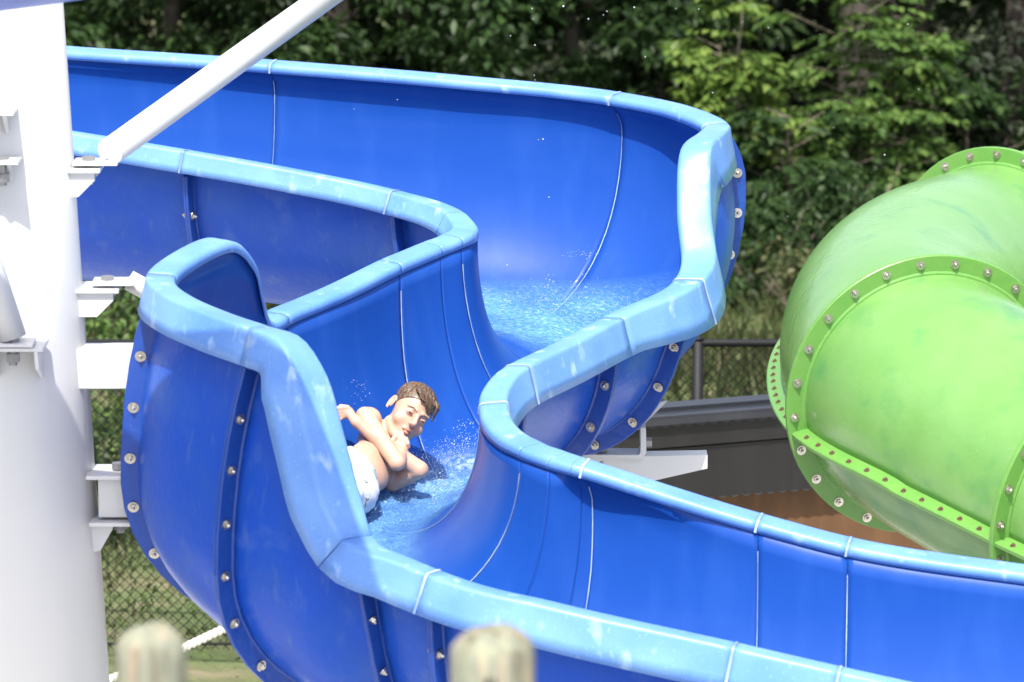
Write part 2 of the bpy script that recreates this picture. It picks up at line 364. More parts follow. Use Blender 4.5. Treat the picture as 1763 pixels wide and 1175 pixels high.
def gpt(t,th,r):
    c,T,X,Z=gframe([t]); roll=float(gang(t)); lx=math.cos(th)*r; lz=math.sin(th)*r
    x2=lx*math.cos(roll)-lz*math.sin(roll); z2=lx*math.sin(roll)+lz*math.cos(roll)
    return c[0]-X[0]*x2+Z[0]*z2, T[0], X[0], Z[0]
def small_bolt():
    bm=bmesh.new(); 
    for s in (1,-1): cyl(bm,(0,0,s*.009),(0,0,s*.0115),.0125,n=12); cyl(bm,(0,0,s*.0115),(0,0,s*.0175),.0085,n=6)
    cyl(bm,(0,0,-.02),(0,0,.021),.004,n=8); me=bpy.data.meshes.new('seam_bolt'); bm.to_mesh(me); bm.free(); me.materials.append(M_RUST); return me
SB=small_bolt()
def ringflange(t):
    V=[];Fc=[];n=72; prof=[(R0-.006,-.017),(R0+.006,-.017),(R0+.014,-.012),(RF-.003,-.0105),(RF,-.007),(RF,.007),(RF-.003,.0105),(R0+.014,.012),(R0+.006,.017),(R0-.006,.017)]; q=len(prof)
    for i in range(n):
        for r,d in prof:
            p,T,X,Z=gpt(t,2*PI*i/n,r); V.append(p+T*d)
    for i in range(n):
        for j in range(q): Fc.append((i*q+j,((i+1)%n)*q+j,((i+1)%n)*q+(j+1)%q,i*q+(j+1)%q))
    f=mesh_obj('joint_flange',V,Fc,M_GF,tube,smooth=False)
    bm=bmesh.new(); bm.from_mesh(f.data); bmesh.ops.recalc_face_normals(bm,faces=bm.faces); bm.to_mesh(f.data); bm.free()
    for i in range(24):
        th=2*PI*(i+.5)/24; p,T,X,Z=gpt(t,th,R0+.044); x,y=proj(p)
        if x<1800: put_bolt(p,T,f)
for t in (2,5.0,7.0): ringflange(t)
for a,b in ((2,5.0),(5.0,7.0),(7.0,8.9)):
    for side in (0,PI):
        n=40; V=[];Fc=[]; RS=RF-.012; prof=[(R0-.004,.012),(R0-.004,-.012),(RS-.004,-.0095),(RS,-.006),(RS,-.0008),(RS-.003,0),(RS,.0008),(RS,.006),(RS-.004,.0095)]; q=len(prof); ts=np.linspace(a+.01,b-.01,n)
        for t in ts:
            for r,d in prof:
                sg = 1 if side==0 else -1
                p,T,X,Z=gpt(t,side,r); p2,_,_,_=gpt(t,side+.1*sg,r); up=p2-p; up/=np.linalg.norm(up); V.append(p+up*d)
        for i in range(n-1):
            for j in range(q): Fc.append((i*q+j,(i+1)*q+j,(i+1)*q+(j+1)%q,i*q+(j+1)%q))
        Fc.append(tuple(range(q))); Fc.append(tuple((n-1)*q+j for j in range(q))[::-1])
        f=mesh_obj('seam_flange',V,Fc,M_GF,tube,smooth=False)
        bm=bmesh.new(); bm.from_mesh(f.data); bmesh.ops.recalc_face_normals(bm,faces=bm.faces); bm.to_mesh(f.data); bm.free()
        if side==PI or side==0:
            ln=0; prev=None; nxt=.05
            for t in np.linspace(a+.05,b-.05,300):
                p,T,X,Z=gpt(t,side,R0+.038)
                if prev is not None: ln+=np.linalg.norm(p-prev)
                prev=p
                if ln>=nxt:
                    x,y=proj(p); nxt+=.105
                    if x<1790 and p[0]<float(gcurve(t)[0][0]):
                        o=bpy.data.objects.new('seam_bolt',SB); C.objects.link(o); o.parent=f
                        o.matrix_world=Matrix.Translation(Vector(p))@Vector(Z).to_track_quat('Z','Y').to_matrix().to_4x4()

# ------------------------------------------------------------------ white steel: mast, brackets, struts
PY=-.9
def wpt(px,py,Y=PY): return Vector(at(px,py,Y))
ax0=wpt(-22,0); ax1=wpt(32,1175); d=(ax1-ax0)/(ax0.z-ax1.z)
def axis_at(z): return ax0+d*(ax0.z-z)
def rad_at(z): return .25+(.31-.25)*(ax0.z-z)/(ax0.z-ax1.z)
mast = thing('steel_mast','thick white painted steel mast at the left carrying the slide brackets','mast')
bm=bmesh.new(); cyl(bm,axis_at(-.2),axis_at(6.4),rad_at(-.2),rad_at(6.4),n=96); o=bm_obj('column',bm,M_WHITE,mast,smooth=True)
bm=bmesh.new(); cyl(bm,axis_at(6.4),axis_at(6.43),rad_at(6.4)+.02,n=64); bm_obj('cap',bm,M_WHITE,mast)
bm=bmesh.new(); box(bm,axis_at(.02),(.95,.95,.04),bevel=.004); bm_obj('base_plate',bm,M_WHITE,mast)
def hexbolt(p,parent,top=.02,bot=.06):
    bm=bmesh.new(); p=Vector(p); 
    cyl(bm,p+Vector((0,0,.006)),p+Vector((0,0,.006+top)),.024,n=6); cyl(bm,p-Vector((0,0,.028)),p-Vector((0,0,.056)),.024,n=6); cyl(bm,p-Vector((0,0,.068)),p+Vector((0,0,.02)),.014,n=10)
    return bm_obj('bolt',bm,M_ZINC,parent)
def bracket(px,py,w=.15,parent=None,Y=PY,left=False):
    """plate welded to the mast with a gusset below, px,py = outer end of the plate"""
    p=wpt(px,py,Y); s=-1
    bm=bmesh.new()
    box(bm,(p.x-w/2-.02,p.y,p.z-.012),(w+.04,.17,.012),bevel=.002)
    bp=bm_obj('bracket_plate',bm,M_WHITE,mast)
    for dy in (-.07,.058):
        bm=bmesh.new(); prism(bm,[(p.x-w-.05,p.y+dy,p.z-.018),(p.x-.02,p.y+dy,p.z-.018),(p.x-.02,p.y+dy,p.z-.045),(p.x-.075,p.y+dy,p.z-.10),(p.x-w-.05,p.y+dy,p.z-.10)],(0,.012,0)); bm_obj('gusset',bm,M_WHITE,mast)
    hexbolt((p.x-.045,p.y-.0,p.z),mast)
bracket(176,283); bracket(208,489)
def tube_thing(p,q,r,label,n=28,plates=True,name='strut'):
    th=thing(name,label,'strut',loc=p)
    bm=bmesh.new(); cyl(bm,p,q,r,n=n); o=bm_obj('tube',bm,M_WHITE,th,smooth=False); 
    for f in o.data.polygons: f.use_smooth = len(f.vertices)==4
    rehang(th,o); return th
st=tube_thing(wpt(189,262),wpt(590,-26,.5),.047,'white round steel strut slanting up from the mast across the blue slide')
bm=bmesh.new(); box(bm,wpt(166,281)+Vector((.0,0,.004)),(.15,.12,.010),bevel=.002); rehang(st,bm_obj('end_plate',bm,M_WHITE,st))
q=wpt(176,280); 
bm=bmesh.new(); dd=(wpt(590,-26,.5)-wpt(189,262)).normalized(); prism(bm,[q+Vector((-.03,-.05,0)),q+Vector((-.03,.05,0)),q+dd*.10+Vector((0,.05,.0)),q+dd*.10+Vector((0,-.05,0))],dd.cross(Vector((0,1,0)))*-.006); rehang(st,bm_obj('tongue',bm,M_WHITE,st))
st2=tube_thing(wpt(-60,330,-1.27),wpt(22,582,-1.27),.046,'white round steel strut in front of the mast at the left picture edge')
bm=bmesh.new(); box(bm,wpt(28,590,-1.27),(.12,.12,.010)); rehang(st2,bm_obj('end_plate',bm,M_WHITE,st2))
hexbolt(wpt(22,594,-1.27)+Vector((0,0,0)),mast)
bm=bmesh.new(); c=wpt(40,592,-1.27)
box(bm,(c.x-.03,c.y+.04,c.z-.012),(.2,.18,.012),bevel=.002)
prism(bm,[(c.x+.04,c.y-.05,c.z-.018),(c.x+.04,c.y+.12,c.z-.018),(c.x+.04,c.y+.12,c.z-.14),(c.x+.04,c.y-.02,c.z-.08)],(.012,0,0))
prism(bm,[(c.x-.10,c.y-.05,c.z-.018),(c.x-.10,c.y+.12,c.z-.018),(c.x-.10,c.y+.12,c.z-.14),(c.x-.10,c.y-.02,c.z-.08)],(.012,0,0)); bm_obj('lug',bm,M_WHITE,mast)
for (px,py) in ((22,192),(30,276)):
    c=wpt(px,py,-1.2); bm=bmesh.new(); box(bm,(c.x-.06,c.y+.02,c.z),(.14,.18,.012),bevel=.002)
    prism(bm,[(c.x-.03,c.y-.05,c.z-.006),(c.x-.03,c.y+.1,c.z-.006),(c.x-.03,c.y+.1,c.z-.12)],(.012,0,0)); bm_obj('lug',bm,M_WHITE,mast)
hexbolt(wpt(4,284,-1.22),mast)
# short strut to the high wall
st3=tube_thing(wpt(222,483,-.9),wpt(300,525,-.93),.036,'short white square strut between the mast bracket and the high wall of the blue slide',n=4)
bm=bmesh.new(); box(bm,wpt(196,487)+Vector((0,0,.004)),(.14,.12,.010),bevel=.002); rehang(st3,bm_obj('end_plate',bm,M_WHITE,st3))
# upper beam and lower beam
b1=thing('support_beam','plain white rectangular beam from the mast to the side of the blue slide','beam',loc=wpt(150,630))
bm=bmesh.new(); a=wpt(118,630,-.95); b=wpt(248,630,-.95); box(bm,(a+b)/2,(abs(b.x-a.x),.12,.135),bevel=.004); rehang(b1,bm_obj('box_section',bm,M_WHITE,b1))
bm=bmesh.new(); box(bm,wpt(246,630,-.95),(.012,.2,.2)); rehang(b1,bm_obj('end_plate',bm,M_WHITE,b1))
b2=thing('support_beam','short white beam clamped between two bolted plates low on the mast','beam',loc=wpt(160,850))
bm=bmesh.new(); a=wpt(172,851,-.95); b=wpt(262,851,-.95); box(bm,(a+b)/2,(abs(b.x-a.x),.12,.135),bevel=.004); rehang(b2,bm_obj('box_section',bm,M_WHITE,b2))
for py,x0 in ((813,152),(893,158)):
    bm=bmesh.new(); a=wpt(x0,py,-.95); b=wpt(262,py,-.95); box(bm,(a+b)/2,(abs(b.x-a.x),.19,.013),bevel=.003); rehang(b2,bm_obj('clamp_plate',bm,M_WHITE,b2))
o=hexbolt(wpt(204,812,-.95)+Vector((0,0,.004)),b2); rehang(b2,o); o=hexbolt(wpt(207,893,-.95)+Vector((0,0,.02)),b2); rehang(b2,o)
bm=bmesh.new(); c=wpt(172,898,-.95); prism(bm,[(c.x-.03,c.y-.04,c.z),(c.x+.05,c.y-.04,c.z),(c.x+.045,c.y-.04,c.z-.02),(c.x+.005,c.y-.04,c.z-.09),(c.x-.03,c.y-.04,c.z-.10)],(0,.012,0)); bm_obj('gusset',bm,M_WHITE,mast)
# right hand support arm with its own column (hidden behind the lower leg)
arm = thing('support_arm','white tapered steel arm reaching out under the far bend of the blue slide','support')
AY=.75
bm=bmesh.new(); P_=[wpt(*p,AY) for p in ((880,790),(1218,784),(1218,807),(1122,829),(880,842))]; prism(bm,P_,(0,.09,0)); bmesh.ops.bevel(bm,geom=bm.edges[:],offset=.002,segments=1); bm_obj('cantilever',bm,M_WHITE,arm)
bm=bmesh.new(); p=wpt(905,800,AY+.05); cyl(bm,(p.x,p.y,-.1),(p.x,p.y,p.z+.04),.11,n=40); bm_obj('column',bm,M_WHITE,arm,smooth=True)
bm=bmesh.new(); 
prism(bm,[wpt(*p,AY-.03) for p in ((985,783),(1100,784),(1103,779),(1103,737),(1112,737),(1113,780),(1106,790),(985,790))],(0,.12,0)); bm_obj('hanger_strap',bm,M_WHITE,arm)
bm=bmesh.new(); prism(bm,[wpt(*p,AY+.06) for p in ((1000,720),(1150,690),(1128,712),(1100,740),(1050,752),(1000,752))],(0,.012,0)); bm_obj('saddle_plate',bm,M_WHITE,arm)
o=hexbolt(wpt(1036,780,AY+.02),arm); 
bm=bmesh.new(); p=wpt(1117,762,AY); cyl(bm,(p.x-.012,p.y,p.z),(p.x+.012,p.y,p.z),.02,n=6); bm_obj('bolt',bm,M_ZINC,arm)
bm=bmesh.new(); p=wpt(1112,740,AY); 

# ------------------------------------------------------------------ upper flume above the frame (its underside shows at the top left corner)
up = thing('upper_flume','dark blue underside of another slide run crossing the mast, top left corner','water slide')
UP=[(-3.6,-2.3,4.8),(-2.4,-2.4,4.87),(-1.7,-2.6,4.98),(-1.2,-3.1,5.1),(-1.0,-4.0,5.25)]
def halfpipe(pts,r,name,parent,m1=M_OUT):
    pts=np.array(pts,float); n0=len(pts); t=np.linspace(0,n0-1.001,60); g=np.gradient(pts,axis=0); i=t.astype(int); f=(t-i)[:,None]
    c=(2*f**3-3*f**2+1)*pts[i]+(f**3-2*f**2+f)*g[i]+(-2*f**3+3*f**2)*pts[i+1]+(f**3-f**2)*g[i+1]
    T=np.gradient(c,axis=0); T/=np.linalg.norm(T,axis=1,keepdims=True); X=np.cross(T,[0,0,1.]); X/=np.linalg.norm(X,axis=1,keepdims=True); Z=np.cross(X,T); V=[];m=25
    for rr in (r,r+.012):
        for k in range(len(c)):
            for j in range(m):
                a=PI*j/(m-1); V.append(c[k]+X[k]*math.cos(a)*rr-Z[k]*math.sin(a)*rr)
    n=len(c); kk=n*m; fi=grid_faces(n,m); fo=[tuple(v+kk for v in q[::-1]) for q in fi]; ed=[]
    for i_ in range(n-1):
        for j in (0,m-1): ed.append((i_*m+j,(i_+1)*m+j,(i_+1)*m+j+kk,i_*m+j+kk))
    for j in range(m-1):
        for i_ in (0,n-1): ed.append((i_*m+j,i_*m+j+1,i_*m+j+1+kk,i_*m+j+kk))
    return mesh_obj(name,V,fi+fo+ed,m1,parent)
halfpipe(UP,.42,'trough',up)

# ------------------------------------------------------------------ ground
def gz(x,y):
    t=min(max((-2.5-y)/5.5,0),1); t=t*t*(3-2*t)
    return 3.2*t + 1.2*min(max((-8-y)/6,0),1)
xs=np.concatenate([np.linspace(-60,-8,8),np.linspace(-7,7,36),np.linspace(8,60,8)]); ys=np.concatenate([np.linspace(-40,-14,6),np.linspace(-13,45,150),np.linspace(50,140,8)])
V=[(x,y,gz(x,y)+(.03*math.sin(x*1.7+y*.9)+.02*math.sin(y*2.3-x) if y>-1 else 0)) for x in xs for y in ys]
M_GROUND = mat('grass_ground', (.085,.115,.045), .9, .2, bump=(9,.6,.05), noise=[(1.3,.8,(.13,.115,.065),.42,.62),(5,.6,(.06,.085,.03),.5,.66),(2.6,.7,(.19,.16,.11),.58,.68),(30,.6,(.13,.16,.06),.5,.62)])
gr=mesh_obj('ground',V,grid_faces(len(xs),len(ys)),M_GROUND); struct(gr)

M_CONC=mat('pale_concrete',(.58,.57,.54),.85,.2,noise=[(2,.4,(.48,.47,.44),.4,.6)],bump=(30,.2,.004))
bm=bmesh.new(); n_=24
vs=[[bm.verts.new((x,y,gz(x,y)+.06)) for y in np.linspace(-12,5.6,60)] for x in (-9,-4,0,4,9)]
for i in range(4):
    for j in range(59): bm.faces.new((vs[i][j],vs[i+1][j],vs[i+1][j+1],vs[i][j+1]))
struct(bm_obj('bounce_pavement',bm,M_CONC))  # unseen pale pad, added to bounce sunlight up onto the flume undersides

# ------------------------------------------------------------------ chain link fence
M_FENCE = mat('black_vinyl', (.006,.0065,.008), .6, .3)
fence = thing('chain_link_fence','black chain link fence with a round top rail on the grass behind the slides','fence',loc=(0,7,0))
FZ=float(at(1300,591,7.0)[2]); FX0,FX1=-5.2,5.6
bm=bmesh.new(); cyl(bm,(FX0,7,FZ),(FX1,7,FZ),.021,n=14); cyl(bm,(FX0,7,.08),(FX1,7,.08),.008,n=6); rehang(fence,bm_obj('rail',bm,M_FENCE,fence,smooth=True))
px_=float(at(1201,670,7.0)[0])
for x in (px_-4.9,px_-1.95,px_,px_+2.6,px_+4.2):
    bm=bmesh.new(); cyl(bm,(x,7,-.2),(x,7,FZ+.02),.03,n=14); cyl(bm,(x,7,FZ+.02),(x,7,FZ+.035),.034,.02,n=14); rehang(fence,bm_obj('post',bm,M_FENCE,fence,smooth=True))
V=[];Fc=[]; pit=.056; rr=.0023; H=FZ-.05
for sgn in (1,-1):
    x=FX0-H if sgn>0 else FX0
    while x < (FX1 if sgn>0 else FX1+H):
        # wire from (x,0) going up with slope sgn
        z0,z1=.05,FZ-.0
        xa=x; xb=x+sgn*(z1-z0)
        if sgn>0:
            if xa<FX0: z0+= (FX0-xa); xa=FX0
            if xb>FX1: z1-=(xb-FX1); xb=FX1
        else:
            if xa>FX1: z0+=(xa-FX1); xa=FX1
            if xb<FX0: z1-=(FX0-xb); xb=FX0
        if z1-z0>.02:
            k=len(V); yy=7+.003*sgn
            dx,dz=-sgn*.707*rr,.707*rr
            for (X_,Z_) in ((xa,z0),(xb,z1)): V+= [(X_-dx,yy-rr*.6,Z_-dz),(X_+dx,yy-rr*.6,Z_+dz),(X_,yy+rr*1.2,Z_)]
            for j in range(3): Fc.append((k+j,k+3+j,k+3+(j+1)%3,k+(j+1)%3))
        x+=pit
rehang(fence,mesh_obj('wire_mesh',V,Fc,M_FENCE,fence,smooth=False))
# rope barrier
M_ROPE=mat('white_rope',(.78,.75,.66),.8,.2)
M_WOOD=mat('weathered_pine',(.185,.195,.15),.8,.2,bump=(20,.4,.01),noise=[(24,.8,(.10,.085,.055),.5,.6,(1,1,.08)),(30,.7,(.36,.27,.2),.54,.64,(1,1,.08)),(60,.4,(.36,.36,.2),.5,.7,(1,1,.2))])
rope=thing('rope_barrier','white twisted rope strung low over the grass beyond the left wooden post','rope barrier',loc=(-2,5,0))
ra=Vector(at(60,1222,5)); rb=Vector(at(700,915,5)); n=260; L=(rb-ra).length
dd=(rb-ra).normalized(); sx=dd.cross(Vector((0,0,1))).normalized(); sz=sx.cross(dd); V=[];Fc=[]
for s in range(3):
    k=len(V)
    for i in range(n+1):
        f=i/n; a=2*PI*(s/3)+f*L/.085*2*PI/1.0; c=ra.lerp(rb,f)+Vector((0,0,-.05*math.sin(PI*f)))+sx*math.cos(a)*.011+sz*math.sin(a)*.011
        for j in range(7):
            b=2*PI*j/7; V.append(c+sx*math.cos(b)*.011+sz*math.sin(b)*.011)
    for i in range(n):
        for j in range(7): Fc.append((k+i*7+j,k+(i+1)*7+j,k+(i+1)*7+(j+1)%7,k+i*7+(j+1)%7))
rehang(rope,mesh_obj('rope',V,Fc,M_ROPE,rope))
for p in (ra,rb):
    bm=bmesh.new(); cyl(bm,(p.x,p.y,-.2),(p.x,p.y,p.z+.06),.05,n=20); cyl(bm,(p.x,p.y,p.z+.06),(p.x,p.y,p.z+.08),.05,.03,n=20); rehang(rope,bm_obj('post',bm,M_WOOD,rope,smooth=True))

# ------------------------------------------------------------------ near wooden posts
def wood_post(px0,px1,top,shoulder,Y,label,hole=None,flat=None):
    pc=Vector(at((px0+px1)/2,shoulder,Y)); sc=F/((Y+15)/cp); r=(px1-px0)/2/ (F/((Vector(pc)-CAM).y*cp-(pc.z-CAM.z)*sp)); h=.036
    V=[];Fc=[]; n=40; prof=[(1.0,-3.5),(1.0,-.3),(1.0,-.02),(.975,.03),(.86,.36),(.66,.72),(.52,.90),(.3,.97),(.001,1.0)]
    for rr,z in prof:
        for i in range(n):
            a=2*PI*i/n; k=(1+.014*math.sin(3*a+1)+.010*math.sin(7*a+z*2))*(1-.030*(a/(2*PI/9)%1-.5)**2*4*(z>-.01))
            zz=z*h if z>-.01 else z; V.append((pc.x+r*rr*k*math.cos(a),pc.y+r*rr*k*math.sin(a),pc.z+zz+(.004*math.sin(a*2) if z>0 else 0)))
    for q in range(len(prof)-1):
        for i in range(n): Fc.append((q*n+i,q*n+(i+1)%n,(q+1)*n+(i+1)%n,(q+1)*n+i))
    Fc.append(tuple(range((len(prof)-1)*n,len(prof)*n)))
    th=thing('wooden_post',label,'post',loc=(pc.x,pc.y,gz(pc.x,pc.y)),group='wooden posts in the foreground')
    o=mesh_obj('post_body',V,Fc,M_WOOD); rehang(th,o)
    if hole:
        p=Vector(at(hole[0],hole[1],Y))-Vector((0,r*.93,0)); bm=bmesh.new(); cyl(bm,p+Vector((0,.03,0)),p-Vector((0,.006,0)),.011,n=16)
        hm=mat('dark_hole',(.03,.022,.015),.9,.1); q=bm_obj('drilled_hole',bm,hm); rehang(th,q)
    return th
wood_post(196,320,1078,1112,-8,'blurred round wooden post with domed top next to the white mast')
wood_post(774,921,1080,1115,-8,'pale round wooden post with domed top and dark drilled hole',hole=(845,1157))

# ------------------------------------------------------------------ low building with black metal fascia
M_BLK=mat('black_sheet_metal',(.011,.0105,.0105),.55,.4,bump=(3,.1,.01),noise=(2,.5,(.018,.017,.017),.4,.6,(6,1,1)))
M_GREY=mat('grey_metal_coping',(.028,.031,.040),.34,.4,metal=.2,noise=(5,.4,(.045,.048,.058),.5,.7))
M_TAN=mat('brown_board',(.12,.062,.03),.7,.3,noise=(14,.4,(.20,.10,.045),.5,.7,(1,1,.3)))
bld=thing('pump_shed','low flat shed with black sheet metal fascia and brown board walls behind the slides','shed',loc=(1.5,4.8,0))
A=Vector(at(930,726,4.32)); B=Vector(at(1560,684,4.98)); B.z=A.z=(A.z+B.z)/2
ux=(B-A).normalized(); uy=Vector((-ux.y,ux.x,0)); LEN=(B-A).length
def bl(s,t,z): return A+ux*s+uy*t+Vector((0,0,z))
def slab(bm,s0,s1,t0,t1,z0,z1): 
    prism(bm,[bl(s0,t0,z0),bl(s1,t0,z0),bl(s1,t1,z0),bl(s0,t1,z0)],(0,0,z1-z0))
bm=bmesh.new(); slab(bm,-.3,LEN+1,.02,.10,-A.z,-.42); rehang(bld,bm_obj('wall',bm,M_TAN))
bm=bmesh.new(); slab(bm,-.32,LEN+1.02,-.06,.11,-.40,-.155)
slab(bm,-.32,LEN+1.02,-.075,.11,-.145,-.03); rehang(bld,bm_obj('fascia',bm,M_BLK))
bm=bmesh.new(); n=int((LEN+1.3)/.075); V=[];Fc=[]
slab(bm,-.33,LEN+1.03,-.10,.12,-.012,.012); slab(bm,-.33,LEN+1.03,-.105,-.085,-.03,.0); slab(bm,-.33,LEN+1.03,.0,.115,.012,.030)
rehang(bld,bm_obj('coping',bm,M_GREY))
# corrugated roof edge under the coping
V=[];Fc=[];step=.0072; N_=int((LEN+1.3)/step)
for i in range(N_+1):
    s=-.32+i*step; a=(s/.062)%1; z=-.030-.018*(1-abs(2*a-1)**1.5)
    for t,dz in ((-.092,0),(-.086,0)): V.append(bl(s,t,z)); V.append(bl(s,t,-.012))
for i in range(N_):
    k=i*4; Fc+= [(k,k+4,k+5,k+1),(k+2,k+3,k+7,k+6),(k,k+2,k+6,k+4)]
M_DK=mat('dull_corrugated_metal',(.045,.045,.05),.6,.4,metal=.3); rehang(bld,mesh_obj('corrugated_edge',V,Fc,M_DK,smooth=False))
V=[];Fc=[]
for i in range(N_+1):
    s=-.32+i*step; a=(s/.062)%1; z=-.40-.014*(1-abs(2*a-1)**1.5)
    for t in (-.058,-.05): V.append(bl(s,t,z)); V.append(bl(s,t,-.385))
for i in range(N_):
    k=i*4; Fc+= [(k,k+4,k+5,k+1),(k+2,k+3,k+7,k+6),(k,k+2,k+6,k+4)]
rehang(bld,mesh_obj('corrugated_edge',V,Fc,M_DK,smooth=False))
#@@VEG
# ------------------------------------------------------------------ vegetation
def leafmat(name,c1,c2,c3):
    m=bpy.data.materials.new(name); m.use_nodes=True; t=m.node_tree; t.nodes.clear()
    out=t.nodes.new('ShaderNodeOutputMaterial'); g=t.nodes.new('ShaderNodeNewGeometry'); r=t.nodes.new('ShaderNodeValToRGB')
    e=r.color_ramp.elements; e[0].color=(*c1,1); e[1].color=(*c3,1); x=e.new(.5); x.color=(*c2,1)
    d=t.nodes.new('ShaderNodeBsdfDiffuse'); tr=t.nodes.new('ShaderNodeBsdfTranslucent'); gl=t.nodes.new('ShaderNodeBsdfGlossy'); gl.inputs['Roughness'].default_value=.45
    mx=t.nodes.new('ShaderNodeMixShader'); mx.inputs[0].default_value=.35; m2=t.nodes.new('ShaderNodeMixShader'); m2.inputs[0].default_value=.015
    L=t.links.new; L(g.outputs['Random Per Island'],r.inputs[0]); L(r.outputs[0],d.inputs[0]); L(r.outputs[0],tr.inputs[0]); L(d.outputs[0],mx.inputs[1]); L(tr.outputs[0],mx.inputs[2]); L(mx.outputs[0],m2.inputs[1]); L(gl.outputs[0],m2.inputs[2]); L(m2.outputs[0],out.inputs[0])
    return m
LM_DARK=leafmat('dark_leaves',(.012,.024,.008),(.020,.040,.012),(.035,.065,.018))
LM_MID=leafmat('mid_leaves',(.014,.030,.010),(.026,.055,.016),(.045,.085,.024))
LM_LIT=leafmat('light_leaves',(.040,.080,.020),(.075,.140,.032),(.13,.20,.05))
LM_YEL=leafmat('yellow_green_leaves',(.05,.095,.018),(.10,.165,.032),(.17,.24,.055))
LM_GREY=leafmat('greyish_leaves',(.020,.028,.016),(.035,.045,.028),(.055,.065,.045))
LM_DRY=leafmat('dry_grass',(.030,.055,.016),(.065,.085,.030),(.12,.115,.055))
M_BARK=mat('grey_bark',(.075,.065,.055),.9,.2,bump=(14,.8,.02),noise=(8,.6,(.035,.03,.025),.45,.6,(1,1,.2)))
M_STEM=mat('pale_stem',(.17,.15,.11),.85,.2)
def leaf_quads(pos,dirs,ln,wd,nrm=None):
    """a folded diamond leaf for each position"""
    n=len(pos); d=dirs/np.linalg.norm(dirs,axis=1,keepdims=True)
    r=rng.normal(size=(n,3)) if nrm is None else nrm; s=np.cross(d,r); s/=np.maximum(np.linalg.norm(s,axis=1,keepdims=True),1e-6); up=np.cross(s,d)
    l=np.asarray(ln).reshape(-1,1)*np.ones((n,1)); w_=np.asarray(wd).reshape(-1,1)*np.ones((n,1))
    a=pos; m=pos+d*l*.45; b=pos+d*l-up*l*.1
    V=np.stack([a,m+s*w_/2+up*w_*.12,b,m-s*w_/2+up*w_*.12],1).reshape(-1,3)
    k=np.arange(n)*4; Fq=np.concatenate([np.stack([k,k+1,k+2],1),np.stack([k,k+2,k+3],1)])
    return V,Fq
def fast_mesh(name,V,Fq,m):
    me=bpy.data.meshes.new(name); me.vertices.add(len(V)); me.vertices.foreach_set('co',np.asarray(V,np.float32).ravel())
    q=Fq.shape[1]; me.loops.add(len(Fq)*q); me.loops.foreach_set('vertex_index',Fq.astype(np.int32).ravel()); me.polygons.add(len(Fq))
    me.polygons.foreach_set('loop_start',np.arange(len(Fq),dtype=np.int32)*q); me.polygons.foreach_set('loop_total',np.full(len(Fq),q,np.int32))
    me.update(calc_edges=True); me.materials.append(m); return me
def limb(bm,p,q,r1,r2,n=7,wob=.05,seg=4):
    p=Vector(p);q=Vector(q); pts=[p.lerp(q,i/seg)+Vector((random.uniform(-wob,wob),random.uniform(-wob,wob),0))*(0<i<seg) for i in range(seg+1)]
    rings=[]
    d=(q-p).normalized(); a=d.orthogonal().normalized(); b=d.cross(a)
    for i,c in enumerate(pts):
        r=r1+(r2-r1)*i/seg; rings.append([bm.verts.new(c+a*math.cos(2*PI*j/n)*r+b*math.sin(2*PI*j/n)*r) for j in range(n)])
    for i in range(seg):
        for j in range(n): bm.faces.new((rings[i][j],rings[i][(j+1)%n],rings[i+1][(j+1)%n],rings[i+1][j]))
    return pts
def crown_mesh(name,h,rad,nclump,nleaf,m,ll=.11,zlow=.3,seed=0,trunk_pts=None):
    """leaf clumps spread along limbs; gaps stay between the clumps"""
    g=np.random.default_rng(seed); P=[];D=[]
    for c in range(nclump):
        z=zlow+(h-zlow)*g.random()**.9; k=rad*(1-.45*max(0,(z/h-.55)/.45)); a=g.random()*2*PI; r=k*math.sqrt(g.random())
        cen=np.array([r*math.cos(a),r*math.sin(a),z]); cr=g.uniform(.22,.5)*min(1,rad)
        n=int(nleaf/nclump); v=g.normal(size=(n,3)); v/=np.linalg.norm(v,axis=1,keepdims=True); rr=g.random((n,1))**.5
        p=cen+v*rr*cr*np.array([1.25,1.25,.55]); P.append(p); dd=v*np.array([1,1,.35])+np.array([0,0,-.45])+g.normal(size=(n,3))*.4; D.append(dd)
    P=np.concatenate(P);D=np.concatenate(D); V,Fq=leaf_quads(P,D,g.uniform(.7,1.25,len(P))*ll,g.uniform(.7,1.25,len(P))*ll*.52,nrm=np.array([0,0,1.])+g.normal(size=(len(P),3))*.45)
    return fast_mesh(name,V,Fq,m)
def trunk_mesh(h,r,seed,n=9):
    random.seed(seed); bm=bmesh.new(); pts=limb(bm,(0,0,-.1),(random.uniform(-.3,.3),random.uniform(-.3,.3),h),r,r*.35,n=10,wob=.08,seg=7)
    for k in range(n):
        i=random.randint(1,6); a=random.random()*2*PI; l=random.uniform(.5,1.1)*h*.28; limb(bm,pts[i],pts[i]+Vector((math.cos(a)*l,math.sin(a)*l,l*random.uniform(.2,.8))),r*.35,r*.08,n=6,seg=3)
    me=bpy.data.meshes.new('trunk'); bmesh.ops.recalc_face_normals(bm,faces=bm.faces); bm.to_mesh(me); bm.free(); me.materials.append(M_BARK); return me
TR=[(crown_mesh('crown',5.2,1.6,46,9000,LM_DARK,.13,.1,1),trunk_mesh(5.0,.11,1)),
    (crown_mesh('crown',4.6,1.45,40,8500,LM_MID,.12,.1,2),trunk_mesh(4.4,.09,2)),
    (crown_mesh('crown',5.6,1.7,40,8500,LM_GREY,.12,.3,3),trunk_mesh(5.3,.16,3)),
    (crown_mesh('crown',5.0,1.5,50,9500,LM_DARK,.11,0,4),trunk_mesh(4.8,.10,4))]
